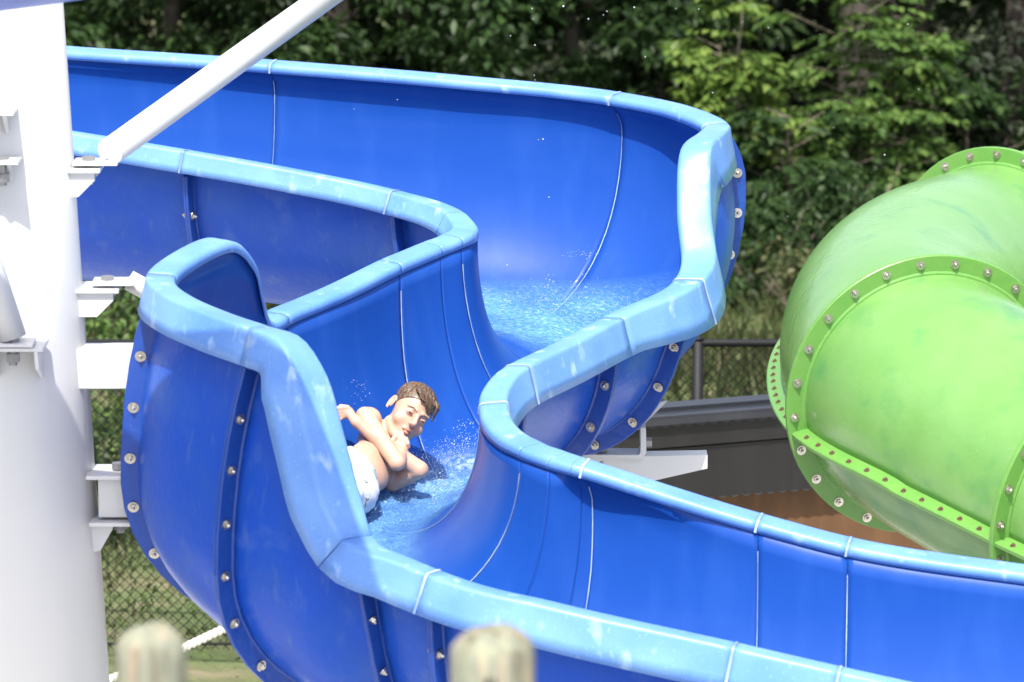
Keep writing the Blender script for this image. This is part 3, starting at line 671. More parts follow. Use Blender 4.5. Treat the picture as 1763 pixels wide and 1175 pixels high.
def plant(name,cm,tm,x,y,rz,sc,label,cat,group=None,tname='trunk',z=None):
    t=thing(name,label,cat,loc=(x,y,gz(x,y) if z is None else z),group=group); t.rotation_euler=(0,0,rz); t.scale=(sc,)*3
    a=bpy.data.objects.new('crown' if tname=='trunk' else 'leaves',cm); C.objects.link(a); a.parent=t
    b=bpy.data.objects.new(tname,tm); C.objects.link(b); b.parent=t; return t
TREES=[ # px, Y, kind, scale, label
 (-40,21.5,1,1.0,'mid green bushy tree at the far left edge behind the steel mast'),
 (140,24,0,1.0,'dark tree just right of the mast, above the blue slide'),
 (290,21.8,3,.95,'dense dark tree behind the upper end of the white strut'),
 (420,23.5,2,1.0,'greyish loose tree filling the gap right of the white strut'),
 (560,21.2,1,.95,'mid green leafy tree above the back run of the blue slide'),
 (700,23.6,0,1.0,'dark tree between two mid green trees above the blue slide'),
 (850,21.3,1,1.05,'full mid green tree above the middle of the blue slide'),
 (1010,22.2,1,.95,'mid green tree left of the pale saplings'),
 (1130,24.4,0,1.05,'dark tree in the gap left of the yellow green sapling'),
 (1290,24.8,2,1.0,'greyish shaded tree directly behind the two pale saplings'),
 (1440,26,2,1.2,'tree with the broad grey trunk behind the taller pale sapling'),
 (1590,24.2,0,1.0,'dark shaded tree above the green tube slide'),
 (1720,22.8,2,.95,'greyish tree at the right edge above the green tube slide'),
 (1860,22.5,3,1.0,'dense dark tree at the far right picture edge')]
for i,(px,Y,k,sc,lab) in enumerate(TREES):
    x=(px-CX)/F*((Y+15)*1.02); cm,tm=TR[k]; plant('broadleaf_tree',cm,tm,x,Y,i*1.3,sc,lab,'tree','trees at the edge of the wood')
# thick grey trunk of the old tree
bm=bmesh.new(); x=(1440-CX)/F*40*1.02; limb(bm,(0,0,-.1),(.15,.1,7),.19,.13,n=14,seg=8); th=thing('old_tree','thick grey bare trunk standing between the pale saplings','tree',loc=(x,23.2,0)); 
bm_obj('trunk',bm,M_BARK,th,smooth=True)
# the wood behind as one mass
P=[];D=[]
g=np.random.default_rng(11); n=42000
P=np.stack([g.uniform(-11,12,n),g.uniform(26.5,33,n),g.uniform(-.1,5.5,n)],1); P[:,2]+=.3*np.sin(P[:,0]*1.3); D=g.normal(size=(n,3))*np.array([1,1,.5])+[0,-.2,-.4]
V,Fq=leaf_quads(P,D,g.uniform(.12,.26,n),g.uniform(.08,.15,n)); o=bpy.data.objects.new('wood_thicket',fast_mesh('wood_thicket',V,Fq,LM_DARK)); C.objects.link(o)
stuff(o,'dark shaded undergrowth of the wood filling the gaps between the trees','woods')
# pale saplings with compound leaves
def sapling(h,w_,nspray,m,seed,lf=.085):
    random.seed(seed); g=np.random.default_rng(seed); bm=bmesh.new(); stems=[]
    for s in range(3):
        a=g.random()*2*PI; l=h*(1-.22*s); stems.append(limb(bm,(0,0,-.05),(w_*.28*math.cos(a),w_*.28*math.sin(a),l),.022,.006,n=6,seg=7,wob=.03))
    P=[];D=[];NR=[]
    for k in range(nspray):
        st=stems[k%3]; f=.12+.88*g.random(); i=min(int(f*7),6); base=np.array(st[i].lerp(st[i+1],f*7-i)); a=g.random()*2*PI
        le=w_*g.uniform(.35,1.0)*(1-.55*f); tip=base+np.array([math.cos(a)*le,math.sin(a)*le,le*g.uniform(.0,.5)]); limb(bm,base,tip,.008,.003,n=4,seg=2,wob=.01)
        for q in range(4):
            b0=base+(tip-base)*g.uniform(.3,1); aa=a+g.uniform(-1.1,1.1); rl=g.uniform(.22,.38); dr=np.array([math.cos(aa),math.sin(aa),g.uniform(-.35,.15)]); sd_=np.array([-math.sin(aa),math.cos(aa),0])
            for j in range(5):
                p=b0+dr*rl*(j+1)/5-np.array([0,0,.05*(j/5)**2])
                for sg in (1,-1): P.append(p); D.append(sd_*sg+dr*.5+np.array([0,0,-.35])); NR.append([0,0,1])
            P.append(b0+dr*rl); D.append(dr+np.array([0,0,-.3])); NR.append([0,0,1])
    P=np.array(P);D=np.array(D)+g.normal(size=(len(P),3))*.15; V,Fq=leaf_quads(P,D,g.uniform(.8,1.25,len(P))*lf*1.25,g.uniform(.8,1.2,len(P))*lf*.78,nrm=np.array(NR,float)+g.normal(size=(len(P),3))*.3)
    tm=bpy.data.meshes.new('stem'); bm.to_mesh(tm); bm.free(); tm.materials.append(M_STEM); return fast_mesh('leaves',V,Fq,m),tm
SAP=[(1262,19.6,2.25,.62,66,LM_YEL,21,'slender yellow green sapling rising just right of the slide bend'),
     (1490,19.9,2.45,1.0,110,LM_LIT,22,'taller pale green sapling with broad leaflets left of the tube slide'),
     (1370,19.2,1.25,.95,60,LM_MID,23,'low spreading pale sapling between the two taller saplings'),
     (1620,20.8,1.7,.9,46,LM_MID,26,'darker green sapling behind the top of the tube slide'),
     (1200,19.3,1.2,.7,40,LM_MID,24,'small leafy sapling behind the outer edge of the slide bend')]
for px,Y,h,w_,ns,m,sd2,lab in SAP:
    cm,tm=sapling(h,w_,ns,m,sd2); x=(px-CX)/F*((Y+15)*1.02); plant('sapling',cm,tm,x,Y,0,1,lab,'sapling',tname='stem')
# shrubs at the wood edge and behind the fence on the left
def shrub(h,r,n,m,seed,ll=.07):
    g=np.random.default_rng(seed); random.seed(seed); cm=crown_mesh('leaves',h,r,16,n,m,ll,.02,seed); bm=bmesh.new()
    for k in range(9):
        a=g.random()*2*PI; limb(bm,(0,0,-.05),(math.cos(a)*r*.7,math.sin(a)*r*.7,h*g.uniform(.6,1)),.012,.004,n=5,seg=3,wob=.03)
    tm=bpy.data.meshes.new('stem'); bm.to_mesh(tm); bm.free(); tm.materials.append(M_STEM); return cm,tm
SH=[(1120,18.2,.9,.8,LM_MID,'low mid green shrub left of the pale saplings'),(1310,17.6,.7,.7,LM_MID,'low leafy shrub under the yellow green sapling'),(1450,18.4,.9,.8,LM_MID,'low green shrub under the taller sapling'),
    (1390,16.6,.5,.55,LM_DRY,'small dry shrub by the left flank of the tube slide'),
    (235,12.5,.9,.8,LM_LIT,'light green shrub behind the fence right of the mast'),(180,9.8,.75,.6,LM_MID,'mid green shrub behind the lower beam of the mast'),
    (330,14.5,.7,.8,LM_MID,'shrub hidden mostly behind the high wall of the blue slide'),(500,15.5,.6,.8,LM_DRY,'dry shrub under the back run of the blue slide'),
    (160,14.8,.8,.8,LM_MID,'mid green shrub far behind the short strut')]
for i,(px,Y,h,r,m,lab) in enumerate(SH):
    cm,tm=shrub(h,r,1500,m,40+i); x=(px-CX)/F*((Y+15)*1.02); plant('shrub',cm,tm,x,Y,0,1,lab,'shrub',tname='stem')
# tall weeds on the slope between the fence and the wood, and mown grass
g=np.random.default_rng(5); n=52000; P=np.stack([g.uniform(-7,7.5,n),7.3+12.5*g.random(n)**.8,np.zeros(n)],1)
dens=.5+.5*np.sin(P[:,0]*2.1+1)*np.sin(P[:,1]*1.1+P[:,0]); keep=g.random(n)<.35+.65*dens; P=P[keep]; n=len(P)
hh=g.uniform(.06,.30,n)*(.35+.9*dens[keep])*np.clip((P[:,1]-7)/4,.25,1.3); D=np.stack([g.normal(size=n)*.35,g.normal(size=n)*.35,np.ones(n)],1)
V,Fq=leaf_quads(P,D,hh,g.uniform(.012,.028,n)); o=bpy.data.objects.new('tall_weeds',fast_mesh('tall_weeds',V,Fq,LM_DRY)); C.objects.link(o); stuff(o,'tall dry weeds and grass on the ground between the fence and the wood','weeds')
n=30000; P=np.stack([g.uniform(-7,7.5,n),6.5+11*g.random(n)**.9,np.full(n,.01)],1); D=g.normal(size=(n,3))*np.array([1,1,.2])+[0,0,.7]; k=g.random(n)<.25+.75*(np.sin(P[:,0]*1.6)*np.cos(P[:,1]*.9+1)>-.2); P=P[k];D=D[k]; n=len(P)
V,Fq=leaf_quads(P,D,g.uniform(.03,.07,n),g.uniform(.012,.025,n)); o=bpy.data.objects.new('ground_cover',fast_mesh('ground_cover',V,Fq,LM_LIT)); C.objects.link(o); stuff(o,'patches of low green leafy ground cover among the dry grass','ground cover')
#@@WATER
# ------------------------------------------------------------------ the rider: signed distance field meshed with surface nets
class Field:
    def __init__(s,lo,hi,h):
        s.lo=np.array(lo,float); s.h=h; s.n=np.ceil((np.array(hi)-s.lo)/h).astype(int)+1; s.D=np.full(s.n,.05,np.float32)
    def _sub(s,c,r):
        a=np.clip(np.floor((np.array(c)-r-s.lo)/s.h).astype(int),0,s.n); b=np.clip(np.ceil((np.array(c)+r-s.lo)/s.h).astype(int)+1,0,s.n)
        if np.any(b<=a): return None,None
        g=np.stack(np.meshgrid(*[s.lo[i]+s.h*np.arange(a[i],b[i]) for i in range(3)],indexing='ij'),-1); return tuple(slice(a[i],b[i]) for i in range(3)),g
    def put(s,sl,d,k,sub=False):
        D=s.D[sl]; 
        if sub:
            d=-d; h=np.clip(.5-.5*(D-d)/k,0,1); s.D[sl]=D*(1-h)+d*h+k*h*(1-h)
        else:
            h=np.clip(.5+.5*(D-d)/k,0,1); s.D[sl]=D*(1-h)+d*h-k*h*(1-h)
    def cone(s,p,q,r1,r2,k=.01,sub=False):
        p=np.array(p,float);q=np.array(q,float); sl,g=s._sub((p+q)/2,np.abs(p-q)/2+max(r1,r2)+.05)
        if sl is None: return
        d=q-p; t=np.clip(((g-p)@d)/max(d@d,1e-9),0,1); s.put(sl,np.linalg.norm(g-p-t[...,None]*d,axis=-1)-(r1+(r2-r1)*t),k,sub)
    def ell(s,c,R,M=None,k=.012,sub=False):
        c=np.array(c,float);R=np.array(R,float); sl,g=s._sub(c,R.max()+.05)
        if sl is None: return
        v=g-c; 
        if M is not None: v=v@M            # columns of M are the local axes
        l=np.linalg.norm(v/R,axis=-1); m=np.linalg.norm(v/R**2,axis=-1); s.put(sl,l*(l-1)/np.maximum(m,1e-6),k,sub)
    def mesh(s):
        D=s.D; ins=D<0; n=D.shape
        c=np.zeros((n[0]-1,n[1]-1,n[2]-1),np.int8); corners=[(i,j,k) for i in (0,1) for j in (0,1) for k in (0,1)]
        for i,j,k in corners: c+=ins[i:n[0]-1+i,j:n[1]-1+j,k:n[2]-1+k]
        act=(c>0)&(c<8); idx=np.full(act.shape,-1,np.int64); A=np.argwhere(act); idx[act]=np.arange(len(A))
        sm=np.zeros((len(A),3)); ct=np.zeros(len(A))
        for a in corners:
            for ax in range(3):
                if a[ax]: continue
                b=list(a); b[ax]=1; da=D[A[:,0]+a[0],A[:,1]+a[1],A[:,2]+a[2]]; db=D[A[:,0]+b[0],A[:,1]+b[1],A[:,2]+b[2]]; m=(da<0)!=(db<0)
                t=np.where(m,da/np.where(m,da-db,1),0); p=np.tile(np.array(a,float),(len(A),1)); p[:,ax]+=t; sm[m]+=p[m]; ct+=m
        V=(A+sm/ct[:,None])*s.h+s.lo; Fs=[]
        for ax in range(3):
            o=[0,0,0]; o[ax]=1; S=tuple(slice(0,n[i]-o[i]) for i in range(3)); S2=tuple(slice(o[i],n[i]) for i in range(3)); E=np.argwhere(ins[S]!=ins[S2])
            u,v=(ax+1)%3,(ax+2)%3; E=E[(E[:,u]>0)&(E[:,v]>0)&(E[:,u]<n[u]-1)&(E[:,v]<n[v]-1)]
            q=[]
            for du,dv in ((0,0),(1,0),(1,1),(0,1)):
                e=E.copy(); e[:,u]-=du; e[:,v]-=dv; q.append(idx[e[:,0],e[:,1],e[:,2]])
            q=np.stack(q,1); fl=ins[E[:,0],E[:,1],E[:,2]]; q[~fl]=q[~fl][:,::-1]; Fs.append(q)
        return V,np.concatenate(Fs)
M_SKIN=mat('tanned_wet_skin',(.52,.335,.24),.45,.4,coat=.25,noise=[(22,.35,(.50,.26,.19),.45,.7),(9,.25,(.38,.21,.14),.5,.7)],bump=(220,.12,.001))
M_SKIN.node_tree.nodes['Principled BSDF'].inputs['Subsurface Weight'].default_value=.05; M_SKIN.node_tree.nodes['Principled BSDF'].inputs['Subsurface Radius'].default_value=(.012,.005,.003)
M_LIP=mat('lips',(.40,.19,.145),.40,.4); M_HAIR=mat('wet_brown_hair',(.070,.043,.026),.42,.4,noise=(120,.9,(.17,.115,.07),.45,.6,(1,1,.25)))
M_EYEW=mat('eye_white',(.26,.22,.20),.2,.5); M_IRIS=mat('dark_iris',(.02,.012,.008),.15,.5)
def wp(px,py,Y): return np.array(at(px,py,Y))
fb=Field((-1.02,-1.22,2.44),(-.20,.30,3.02),.0034)
chest,waist,hips=wp(660,780,-.02),wp(641,801,-.15),wp(604,824,-.30)
a_=hips-chest; a_/=np.linalg.norm(a_); lat=.50*np.array([1,0,0])-.86*np.array([0,sp,cp]); lat-=a_*(lat@a_); lat/=np.linalg.norm(lat); nr=np.cross(a_,lat); 
if nr[2]<0: nr=-nr
B=np.stack([lat,a_,nr],1)
fb.ell(chest-nr*.008,(.116,.115,.064),B,.02); fb.ell(waist-nr*.012,(.094,.11,.052),B,.03); fb.ell(hips,(.105,.10,.072),B,.03)
for s_ in (1,-1): fb.ell(chest+lat*.05*s_+nr*.035-a_*.03,(.052,.045,.035),B,.02)
# legs run on down the flume
for s_ in (1,-1):
    h0=hips+lat*.048*s_+a_*.03; kn=np.array([-.74,-.68,2.60])+np.array([.05,.0,.012])*s_+np.array([0,0,.03]); an=np.array([-.80,-1.0,2.60])+np.array([.04,0,0])*s_
    fb.cone(h0,kn,.064,.043,.02); fb.cone(kn,an,.043,.026,.012); fb.cone(an+[0,.005,-.01],an+[-.01,-.07,.05],.026,.018,.012)
# arms crossed over the chest
Rs,Re,Rw=wp(628,716,-.05),wp(684,797,-.19),wp(694,768,-.06)
Ls,Le,Lm,Lw=wp(676,829,-.06),wp(722,809,-.12),wp(664,768,-.115),wp(614,727,-.10)
fb.ell(Rs+np.array([.012,.03,-.02]),(.048,.05,.045),None,.02)
fb.cone(Rs+np.array([.0,.012,-.004]),Re,.034,.029,.005); fb.cone(Re,Re+(Rw-Re)*.9,.029,.022,.006)
fb.ell(chest+lat*.085-a_*.05,(.05,.06,.055),B,.025); fb.cone(Ls,Le,.040,.031,.010); fb.cone(Le,Lm,.032,.027,.006); fb.cone(Lm,Lw,.027,.020,.004)
# left hand resting on the right shoulder
lh=wp(596,709,-.07); fb.ell(lh+np.array([.006,0,-.004]),(.022,.016,.023),None,.008); fb.cone(Lw,lh+np.array([.008,.004,-.006]),.020,.016,.010)
for q,(dx,dy,ln) in enumerate(((-22,2,.030),(-25,7,.034),(-24,12,.033),(-20,18,.027))):
    b=lh+np.array([-.010,-.006,.016-.011*q]); m=b+np.array([dx/500*.6,-.006,-dy/500*.5]); e=m+np.array([dx/500*.55,.012,-.012-dy/500*.3]); fb.cone(b,m,.0085,.0078,.004); fb.cone(m,e,.0078,.0062,.003)
fb.cone(lh+np.array([.006,-.004,.016]),lh+np.array([-.020,-.004,.022]),.009,.007,.004)
# right hand hanging over below the chin
rh=wp(689,757,-.075); fb.ell(rh,(.024,.016,.020),None,.008); fb.cone(Rw,rh,.021,.017,.008)
for (x0,y0,x1,y1,x2,y2) in ((679,759,681,767,686,772),(686,761,688,770,692,777),(693,759,695,770,698,777),(699,756,702,764,704,770)):
    fb.cone(wp(x0,y0,-.085),wp(x1,y1,-.100),.0088,.0082,.0035); fb.cone(wp(x1,y1,-.100),wp(x2,y2,-.098),.0080,.0062,.003)
fb.cone(wp(681,752,-.085),wp(673,762,-.10),.0095,.0085,.004); fb.cone(wp(673,762,-.10),wp(676,771,-.105),.0085,.0065,.003)
# head
HO=wp(706,711,.02); Xc=np.array([1.,0,0]); Uc=np.array([0,sp,cp]); Bc=np.array([0,-cp,sp])
ya,ro,pt=math.radians(20),math.radians(37),math.radians(-4)
fr=Bc*math.cos(ya)+Xc*math.sin(ya); le=Xc*math.cos(ya)-Bc*math.sin(ya); upv=Uc.copy()
fr,upv=fr*math.cos(pt)-upv*math.sin(pt), upv*math.cos(pt)+fr*math.sin(pt)
def rollv(v): x,u,b=v@Xc,v@Uc,v@Bc; return Xc*(x*math.cos(ro)+u*math.sin(ro))+Uc*(u*math.cos(ro)-x*math.sin(ro))+Bc*b
le,bk,upv=rollv(le),-rollv(fr),rollv(upv); HM=np.stack([le,bk,upv],1)      # local axes: x his left, y back, z crown
HS=1.0
def hp(x,y,z): return HO+HM@(np.array([x*(1.0 if z>.03 else 1.07),y,z*(1.24 if z<0 else 1)])*HS)
def he(f,c,R,k,sub=False): f.ell(hp(*c),np.array(R)*HS,HM,k,sub)
def hc(f,p,q,r1,r2,k,sub=False): f.cone(hp(*p),hp(*q),r1*HS,r2*HS,k,sub)
he(fb,(0,.012,.034),(.071,.087,.072),.02); he(fb,(0,-.020,-.022),(.058,.060,.062),.025); he(fb,(0,-.030,-.050),(.042,.046,.036),.02)
he(fb,(0,-.066,-.080),(.018,.014,.014),.014)
for s_ in (1,-1):
    he(fb,(s_*.036,-.052,-.030),(.024,.022,.024),.014); hc(fb,(s_*.012,-.083,.017),(s_*.040,-.068,.020),.008,.007,.012)
    hc(fb,(s_*.045,.0,-.052),(s_*.022,-.05,-.078),.014,.012,.02)
    he(fb,(s_*.027,-.093,.000),(.015,.012,.009),.014,True)           # eye socket
    he(fb,(s_*.027,-.073,-.001),(.0145,.011,.0095),.009)                # lids
    # ear
    for i in range(9):
        t=-.9+i*.42; t2=t+.42; R_=lambda t:(s_*(.067+.006*abs(math.sin((t+.9)/2.2))), .018+.013*math.sin(t), -.004+.021*math.cos(t)) 
        hc(fb,R_(t),R_(t2),.0048,.0048,.004)
    he(fb,(s_*.067,.016,-.004),(.005,.013,.019),.004)
hc(fb,(0,-.080,.012),(0,-.100,-.018),.0075,.0100,.010); he(fb,(0,-.103,-.022),(.0105,.010,.0095),.006)
for s_ in (1,-1): he(fb,(s_*.0105,-.094,-.026),(.0075,.009,.0065),.005); he(fb,(s_*.006,-.101,-.0315),(.003,.004,.002),.002,True)
hc(fb,(-.014,-.083,-.047),(.014,-.083,-.047),.006,.006,.006); he(fb,(0,-.090,-.046),(.013,.0085,.0052),.004); he(fb,(0,-.089,-.0565),(.012,.0085,.0055),.004); he(fb,(0,-.097,-.0512),(.011,.004,.0012),.0015,True)
# neck
fb.cone(hp(0,.018,-.03),chest-a_*.075+nr*.0,.045,.048,.02)
V,Q=fb.mesh(); me=fast_mesh('person',V,Q,M_SKIN)
me.materials.append(M_LIP); me.polygons.foreach_set('use_smooth',[True]*len(me.polygons))
Vc=V[Q].mean(axis=1); loc=((Vc-HO)@HM)/HS; lipm=((loc[:,0]/.017)**2+((loc[:,2]+.0635)/.0135)**2<1)&(loc[:,1]<-.082)
me.polygons.foreach_set('material_index',lipm.astype(np.int32))
boy=bpy.data.objects.new('person',me); C.objects.link(boy); tag(boy,'boy with wet brown hair riding down the blue slide, arms crossed, white patterned shorts','person')
sm=boy.modifiers.new('smooth','SMOOTH'); sm.iterations=2; sm.factor=.5
# eyes: squinting, dark under the lids
for s_ in (1,-1):
    fe=Field(hp(s_*.027,-.08,0)-.03,hp(s_*.027,-.08,0)+.03,.0011); he(fe,(s_*.027,-.0775,-.0015),(.0110,.0094,.0029),.001); V,Q=fe.mesh(); me=fast_mesh('eye',V,Q,M_EYEW); me.materials.append(M_IRIS)
    l2=((V[Q].mean(axis=1)-HO)@HM)/HS; me.polygons.foreach_set('material_index',(((l2[:,0]-s_*.029)/.0085)**2<1).astype(np.int32)); me.polygons.foreach_set('use_smooth',[True]*len(me.polygons))
    e=bpy.data.objects.new('eye',me); C.objects.link(e); e.parent=boy
# hair: a cap of wet strands with a fringe combed over to his left
lo=HO-.15; fh=Field(lo,HO+.15,.0016); g=np.random.default_rng(3)
he(fh,(0,.014,.038),(.0745,.0895,.0745),.004)
sl,gg=fh._sub(HO,.16); lv=((gg-HO)@HM)/HS
side=np.abs(lv[...,0]); cut=lv[...,2]-(.062-(lv[...,1]+.075)*.80+.10*np.clip(side-.045,0,1)*(lv[...,1]<.0)); cut=np.minimum(cut,lv[...,2]+.055); fh.D[sl]=np.maximum(fh.D[sl],-cut*.75)
def hsurf(az,el,ex=0):   # point on the scalp; el from the crown
    return (math.sin(el)*math.sin(az)*(.0735+ex), .014-math.sin(el)*math.cos(az)*(.089+ex), .038+math.cos(el)*(.0735+ex))
for i in range(230):
    az=g.uniform(-PI,PI); e0=g.uniform(.1,1.0); tw=.18
    lim=1.50 if abs(az)>1.0 else 1.02
    if abs(az)>2.0: lim=1.9
    p=hsurf(az,e0,.002); n=5; e1=min(lim,e0+g.uniform(.4,.8))
    for j in range(n):
        t=(j+1)/n; q=hsurf(az+tw*t+.03*math.sin(i+j),e0+(e1-e0)*t,.003*(1-t)+.0005); hc(fh,p,q,.0030*(1-.6*t)+.0008,.0028*(1-.7*t)+.0008,.002); p=q
for i in range(64):   # fringe
    x0=g.uniform(-.048,.055); f=max(0,x0+.030)/.085; p=(x0,-.052+g.uniform(-.01,.012),.090-.25*x0*x0/.06); x1=min(.060,x0+g.uniform(.016,.030)*(1-.3*f)); z1=.050+.010*(x0<-.03)-.034*f*g.uniform(.5,1.2); 
    y1=-(.087-.35*max(0,x1-.02)); mid=((x0+x1)/2-.002,-.080+.25*max(0,x0-.02),.076-.010*f); end=(x1,y1+.012*f,z1)
    hc(fh,p,mid,.0045,.0040,.003); hc(fh,mid,end,.0040,.0014,.002)
V,Q=fh.mesh(); me=fast_mesh('hair',V,Q,M_HAIR); me.polygons.foreach_set('use_smooth',[True]*len(me.polygons)); o=bpy.data.objects.new('hair',me); C.objects.link(o); o.parent=boy
fbw=Field(HO-.14,HO+.14,.0016)
for s_ in (1,-1):
    for j in range(6):
        t=j/6; hc(fbw,(s_*(.012+.028*t),-.0885+.012*t,.0140+.005*math.sin(PI*t*.9)),(s_*(.012+.028*(t+1/6)),-.0885+.012*(t+1/6),.0140+.005*math.sin(PI*(t+1/6)*.9)),.0022,.0018,.001)
V,Q=fbw.mesh(); me=fast_mesh('eyebrows',V,Q,M_HAIR); o=bpy.data.objects.new('eyebrows',me); C.objects.link(o); o.parent=boy
# shorts
M_SHORT=mat('white_print_cloth',(.66,.68,.68),.7,.2,bump=(26,.6,.006),noise=[(15,1,(.30,.42,.44),.625,.64),(11,1,(.60,.42,.10),.635,.65,(1.3,1,1)),(24,1,(.16,.20,.17),.665,.68)])
fs=Field((-1.0,-.85,2.46),(-.35,.05,2.86),.0036)
fs.ell(hips,(.116,.085,.083),B,.02); fs.ell(hips-a_*.045,(.106,.035,.073),B,.02)
for s_ in (1,-1):
    h0=hips+lat*.052*s_+a_*.03; kn=np.array([-.74,-.68,2.63])+np.array([.05,.0,.012])*s_; fs.cone(h0,h0+(kn-h0)*.75,.079,.074,.025)
sl,gg=fs._sub((-.68,-.4,2.66),.8); wvy=.006*np.sin((gg-hips)@lat*110)+.004*np.sin((gg-hips)@lat*63+1); fs.D[sl]=np.maximum(fs.D[sl]+.004*np.sin(gg[...,0]*150+gg[...,2]*60)*np.sin(gg[...,1]*90),-(((gg-hips)@a_)+.052+wvy))
V,Q=fs.mesh(); me=fast_mesh('shorts',V,Q,M_SHORT); me.polygons.foreach_set('use_smooth',[True]*len(me.polygons)); o=bpy.data.objects.new('shorts',me); C.objects.link(o); o.parent=boy; sm=o.modifiers.new('smooth','SMOOTH'); sm.iterations=3
#@@W2
# ------------------------------------------------------------------ water in the flume
M_WAT=bpy.data.materials.new('running_water'); M_WAT.use_nodes=True; t=M_WAT.node_tree; b=t.nodes['Principled BSDF']; b.inputs['Roughness'].default_value=.10; b.inputs['IOR'].default_value=1.33; b.inputs['Specular IOR Level'].default_value=.6
tc=t.nodes.new('ShaderNodeAttribute'); tc.attribute_name='flow'
def nz(sc,det,st=(1,1,1)):
    mp=t.nodes.new('ShaderNodeMapping'); mp.inputs['Scale'].default_value=st; n=t.nodes.new('ShaderNodeTexNoise'); n.inputs['Scale'].default_value=sc; n.inputs['Detail'].default_value=det; t.links.new(tc.outputs['Vector'],mp.inputs[0]); t.links.new(mp.outputs[0],n.inputs['Vector']); return n
def mr(n,a,b_,c,d):
    r=t.nodes.new('ShaderNodeMapRange'); r.inputs[1].default_value=a; r.inputs[2].default_value=b_; r.inputs[3].default_value=c; r.inputs[4].default_value=d; t.links.new(n.outputs[0],r.inputs[0]); return r
n1=nz(60,7,(1,1.8,1)); n2=nz(4,4,(1,2,1)); n3=nz(150,2,(1,1.4,1))
foam=mr(n1,.46,.72,0,.7); cov=mr(n2,.35,.62,.36,.68); spk=mr(n3,.68,.76,0,.8)
mx=t.nodes.new('ShaderNodeMixRGB'); mx.inputs[1].default_value=(.095,.29,.62,1); mx.inputs[2].default_value=(.50,.62,.70,1); add=t.nodes.new('ShaderNodeMath'); add.operation='MAXIMUM'; t.links.new(foam.outputs[0],add.inputs[0]); t.links.new(spk.outputs[0],add.inputs[1]); 
fa=t.nodes.new('ShaderNodeAttribute'); fa.attribute_name='froth'; nf=mr(nz(30,6,(1,1.3,1)),.36,.58,0,1.5); fm=t.nodes.new('ShaderNodeMath'); fm.operation='MULTIPLY'; t.links.new(fa.outputs['Fac'],fm.inputs[0]); t.links.new(nf.outputs[0],fm.inputs[1]); ad2=t.nodes.new('ShaderNodeMath'); ad2.operation='ADD'; t.links.new(add.outputs[0],ad2.inputs[0]); t.links.new(fm.outputs[0],ad2.inputs[1]); add=ad2
m5=t.nodes.new('ShaderNodeMath'); m5.operation='MULTIPLY'; m5.use_clamp=True; m5.inputs[1].default_value=.55; t.links.new(add.outputs[0],m5.inputs[0]); t.links.new(m5.outputs[0],mx.inputs[0]); t.links.new(mx.outputs[0],b.inputs['Base Color'])
at_=t.nodes.new('ShaderNodeAttribute'); at_.attribute_name='depth'; al=t.nodes.new('ShaderNodeMath'); al.operation='ADD'; al.use_clamp=True; t.links.new(cov.outputs[0],al.inputs[0]); m6=t.nodes.new('ShaderNodeMath'); m6.operation='MULTIPLY'; m6.inputs[1].default_value=.22; t.links.new(add.outputs[0],m6.inputs[0]); t.links.new(m6.outputs[0],al.inputs[1])
m7=t.nodes.new('ShaderNodeMath'); m7.operation='MULTIPLY'; t.links.new(al.outputs[0],m7.inputs[0]); t.links.new(at_.outputs['Fac'],m7.inputs[1]); t.links.new(m7.outputs[0],b.inputs['Alpha'])
bp=t.nodes.new('ShaderNodeBump'); bp.inputs['Strength'].default_value=.9; bp.inputs['Distance'].default_value=.012; n4=nz(30,6,(1,1.8,1)); t.links.new(n4.outputs[0],bp.inputs['Height']); t.links.new(bp.outputs[0],b.inputs['Normal'])
uw=np.linspace(.02,US[-1]-.02,760); P,T,N=frames(uw); J=np.arange(P.shape[1])
outer=np.interp(uw,[US[0],US[3],US[6],US[10],US[13],US[17],US[21],US[26],US[32],US[37]],[0,-.5,-3.2,-3.0,-1.2,1.5,3.2,3.0,.5,0])   # - towards the left wall
half=np.interp(uw,[US[0],US[4],US[6],US[14],US[18],US[30],US[34],US[37]],[4.0,4.8,6.4,6.8,8.2,6.5,4.6,4.0])
NJ=34; V=[];dep=[];flow=[];froth=[]; F1=np.array([-.19,.33,2.60]); F2=np.array([-.26,.42,2.66]); F3=np.array([-.27,.08,2.57])
from mathutils import noise as mn
for i in range(len(uw)):
    for j in range(NJ):
        s_=-1+2*j/(NJ-1); jj=NV+outer[i]+s_*half[i]*(1+.10*mn.noise(Vector((uw[i]*3,s_*2,0)))); a=int(np.clip(math.floor(jj),0,2*NV-1)); f=jj-a; p=P[i,a]*(1-f)+P[i,a+1]*f; nn=N[i,a]
        e=1-abs(s_)**3; d_=.004+.007*e+.006*e*mn.noise(Vector(p)*22)+.003*e*mn.noise(Vector(p)*60); V.append(p-nn*max(d_,.0015)); dep.append(min(1,(1-abs(s_))*1.9)); flow.append((uw[i],.05*jj,0)); froth.append(min(1,1.1*math.exp(-((p-F1)@(p-F1))/.011)+.8*math.exp(-((p-F2)@(p-F2))/.006)+.35*math.exp(-((p-F3)@(p-F3))/.03)))
wo=mesh_obj('water',V,grid_faces(len(uw),NJ),M_WAT); ca=wo.data.attributes.new('depth','FLOAT','POINT'); ca.data.foreach_set('value',dep); cb=wo.data.attributes.new('flow','FLOAT_VECTOR','POINT'); cb.data.foreach_set('vector',np.array(flow,np.float32).ravel()); cf=wo.data.attributes.new('froth','FLOAT','POINT'); cf.data.foreach_set('value',froth); struct(wo); wo['label']='shallow aerated water running down the blue flume'
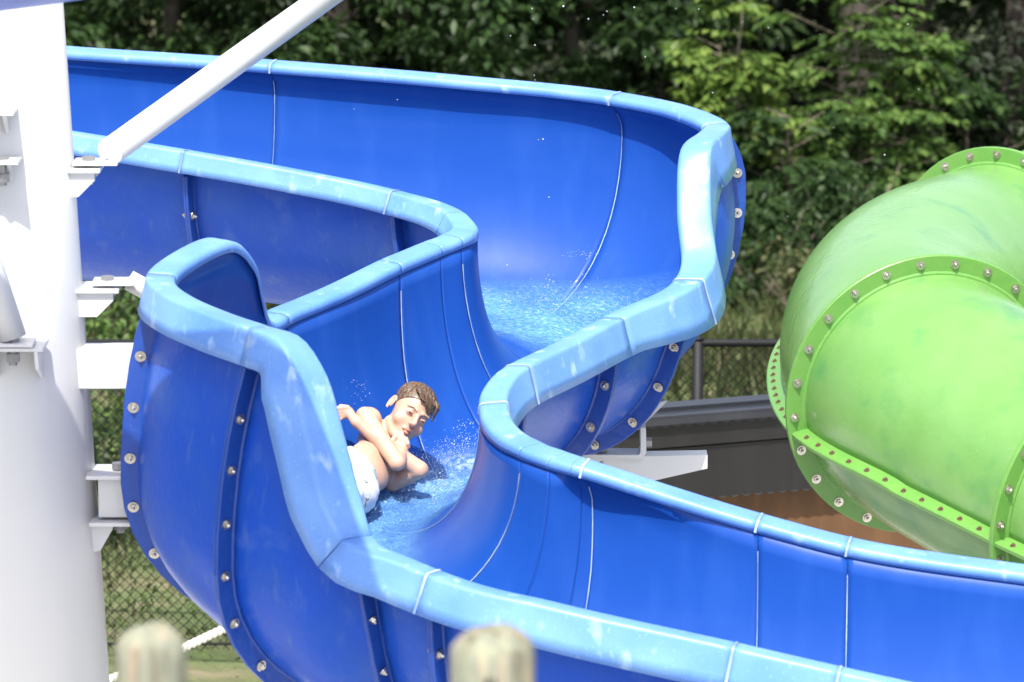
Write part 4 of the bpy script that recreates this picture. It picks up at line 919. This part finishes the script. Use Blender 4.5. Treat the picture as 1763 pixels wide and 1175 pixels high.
# spray: beads thrown up round the rider and over the far bend
M_DROP=bpy.data.materials.new('water_bead'); M_DROP.use_nodes=True; b=M_DROP.node_tree.nodes['Principled BSDF']; b.inputs['Base Color'].default_value=(.85,.9,.95,1); b.inputs['Roughness'].default_value=.05; b.inputs['IOR'].default_value=1.33; b.inputs['Transmission Weight'].default_value=.6
bm=bmesh.new(); bmesh.ops.create_icosphere(bm,subdivisions=1,radius=1); bm.verts.ensure_lookup_table(); iv=np.array([v.co[:] for v in bm.verts]); bf=np.array([[v.index for v in f.verts] for f in bm.faces]); bm.free()
g=np.random.default_rng(9); pts=[];rad=[]
def cloud(px,py,Y,sx,sy,sY,n,r0,r1):
    for k in range(n): pts.append(wp(px+g.normal()*sx,py+g.normal()*sy,Y+g.normal()*sY)); rad.append(g.uniform(r0,r1)*(1 if g.random()<.85 else 1.5))
cloud(790,764,.20,20,8,.04,150,.0007,.0018); cloud(800,740,.2,16,10,.05,60,.0008,.002); cloud(745,775,.05,25,12,.05,120,.0008,.002)
cloud(600,676,.16,16,15,.02,120,.0007,.0016); cloud(745,820,-.1,28,18,.03,200,.0008,.002); cloud(700,890,-.4,40,25,.03,200,.0008,.0018); cloud(1000,438,1.75,14,5,.02,40,.0008,.0015); cloud(970,520,1.5,70,25,.05,150,.0008,.002)
for px,py,r in ((935,240,.0055),(927,241,.003),(945,340,.0045),(970,11,.007),(1013,33,.0055),(1045,20,.004),(1039,26,.0035),(1092,13,.0055),(916,15,.0045),(918,33,.003),(920,130,.0035),(921,78,.005),(879,62,.004),(921,138,.003),(1111,98,.004),(1323,48,.004),(1340,65,.003),(1203,16,.004),(1164,15,.003),(1278,38,.0025),(1563,42,.0045),(1582,154,.0035),(1523,267,.0055),(1514,194,.0035),(1227,160,.0045),(1180,102,.0025),(1412,60,.0025),(684,172,.003),(610,188,.003),(1435,220,.003),(1356,373,.003),(1450,115,.0025)): pts.append(wp(px,py,1.2)); rad.append(r*.62)
pts=np.array(pts);rad=np.array(rad); V=(pts[:,None,:]+iv[None]*rad[:,None,None]).reshape(-1,3); Fq=(bf[None]+(np.arange(len(pts))*len(iv))[:,None,None]).reshape(-1,3)
o=bpy.data.objects.new('water_droplets',fast_mesh('water_droplets',V,Fq,M_DROP)); C.objects.link(o); o.data.polygons.foreach_set('use_smooth',[True]*len(o.data.polygons)); stuff(o,'spray and scattered water beads thrown up around the rider and over the slide','water spray')
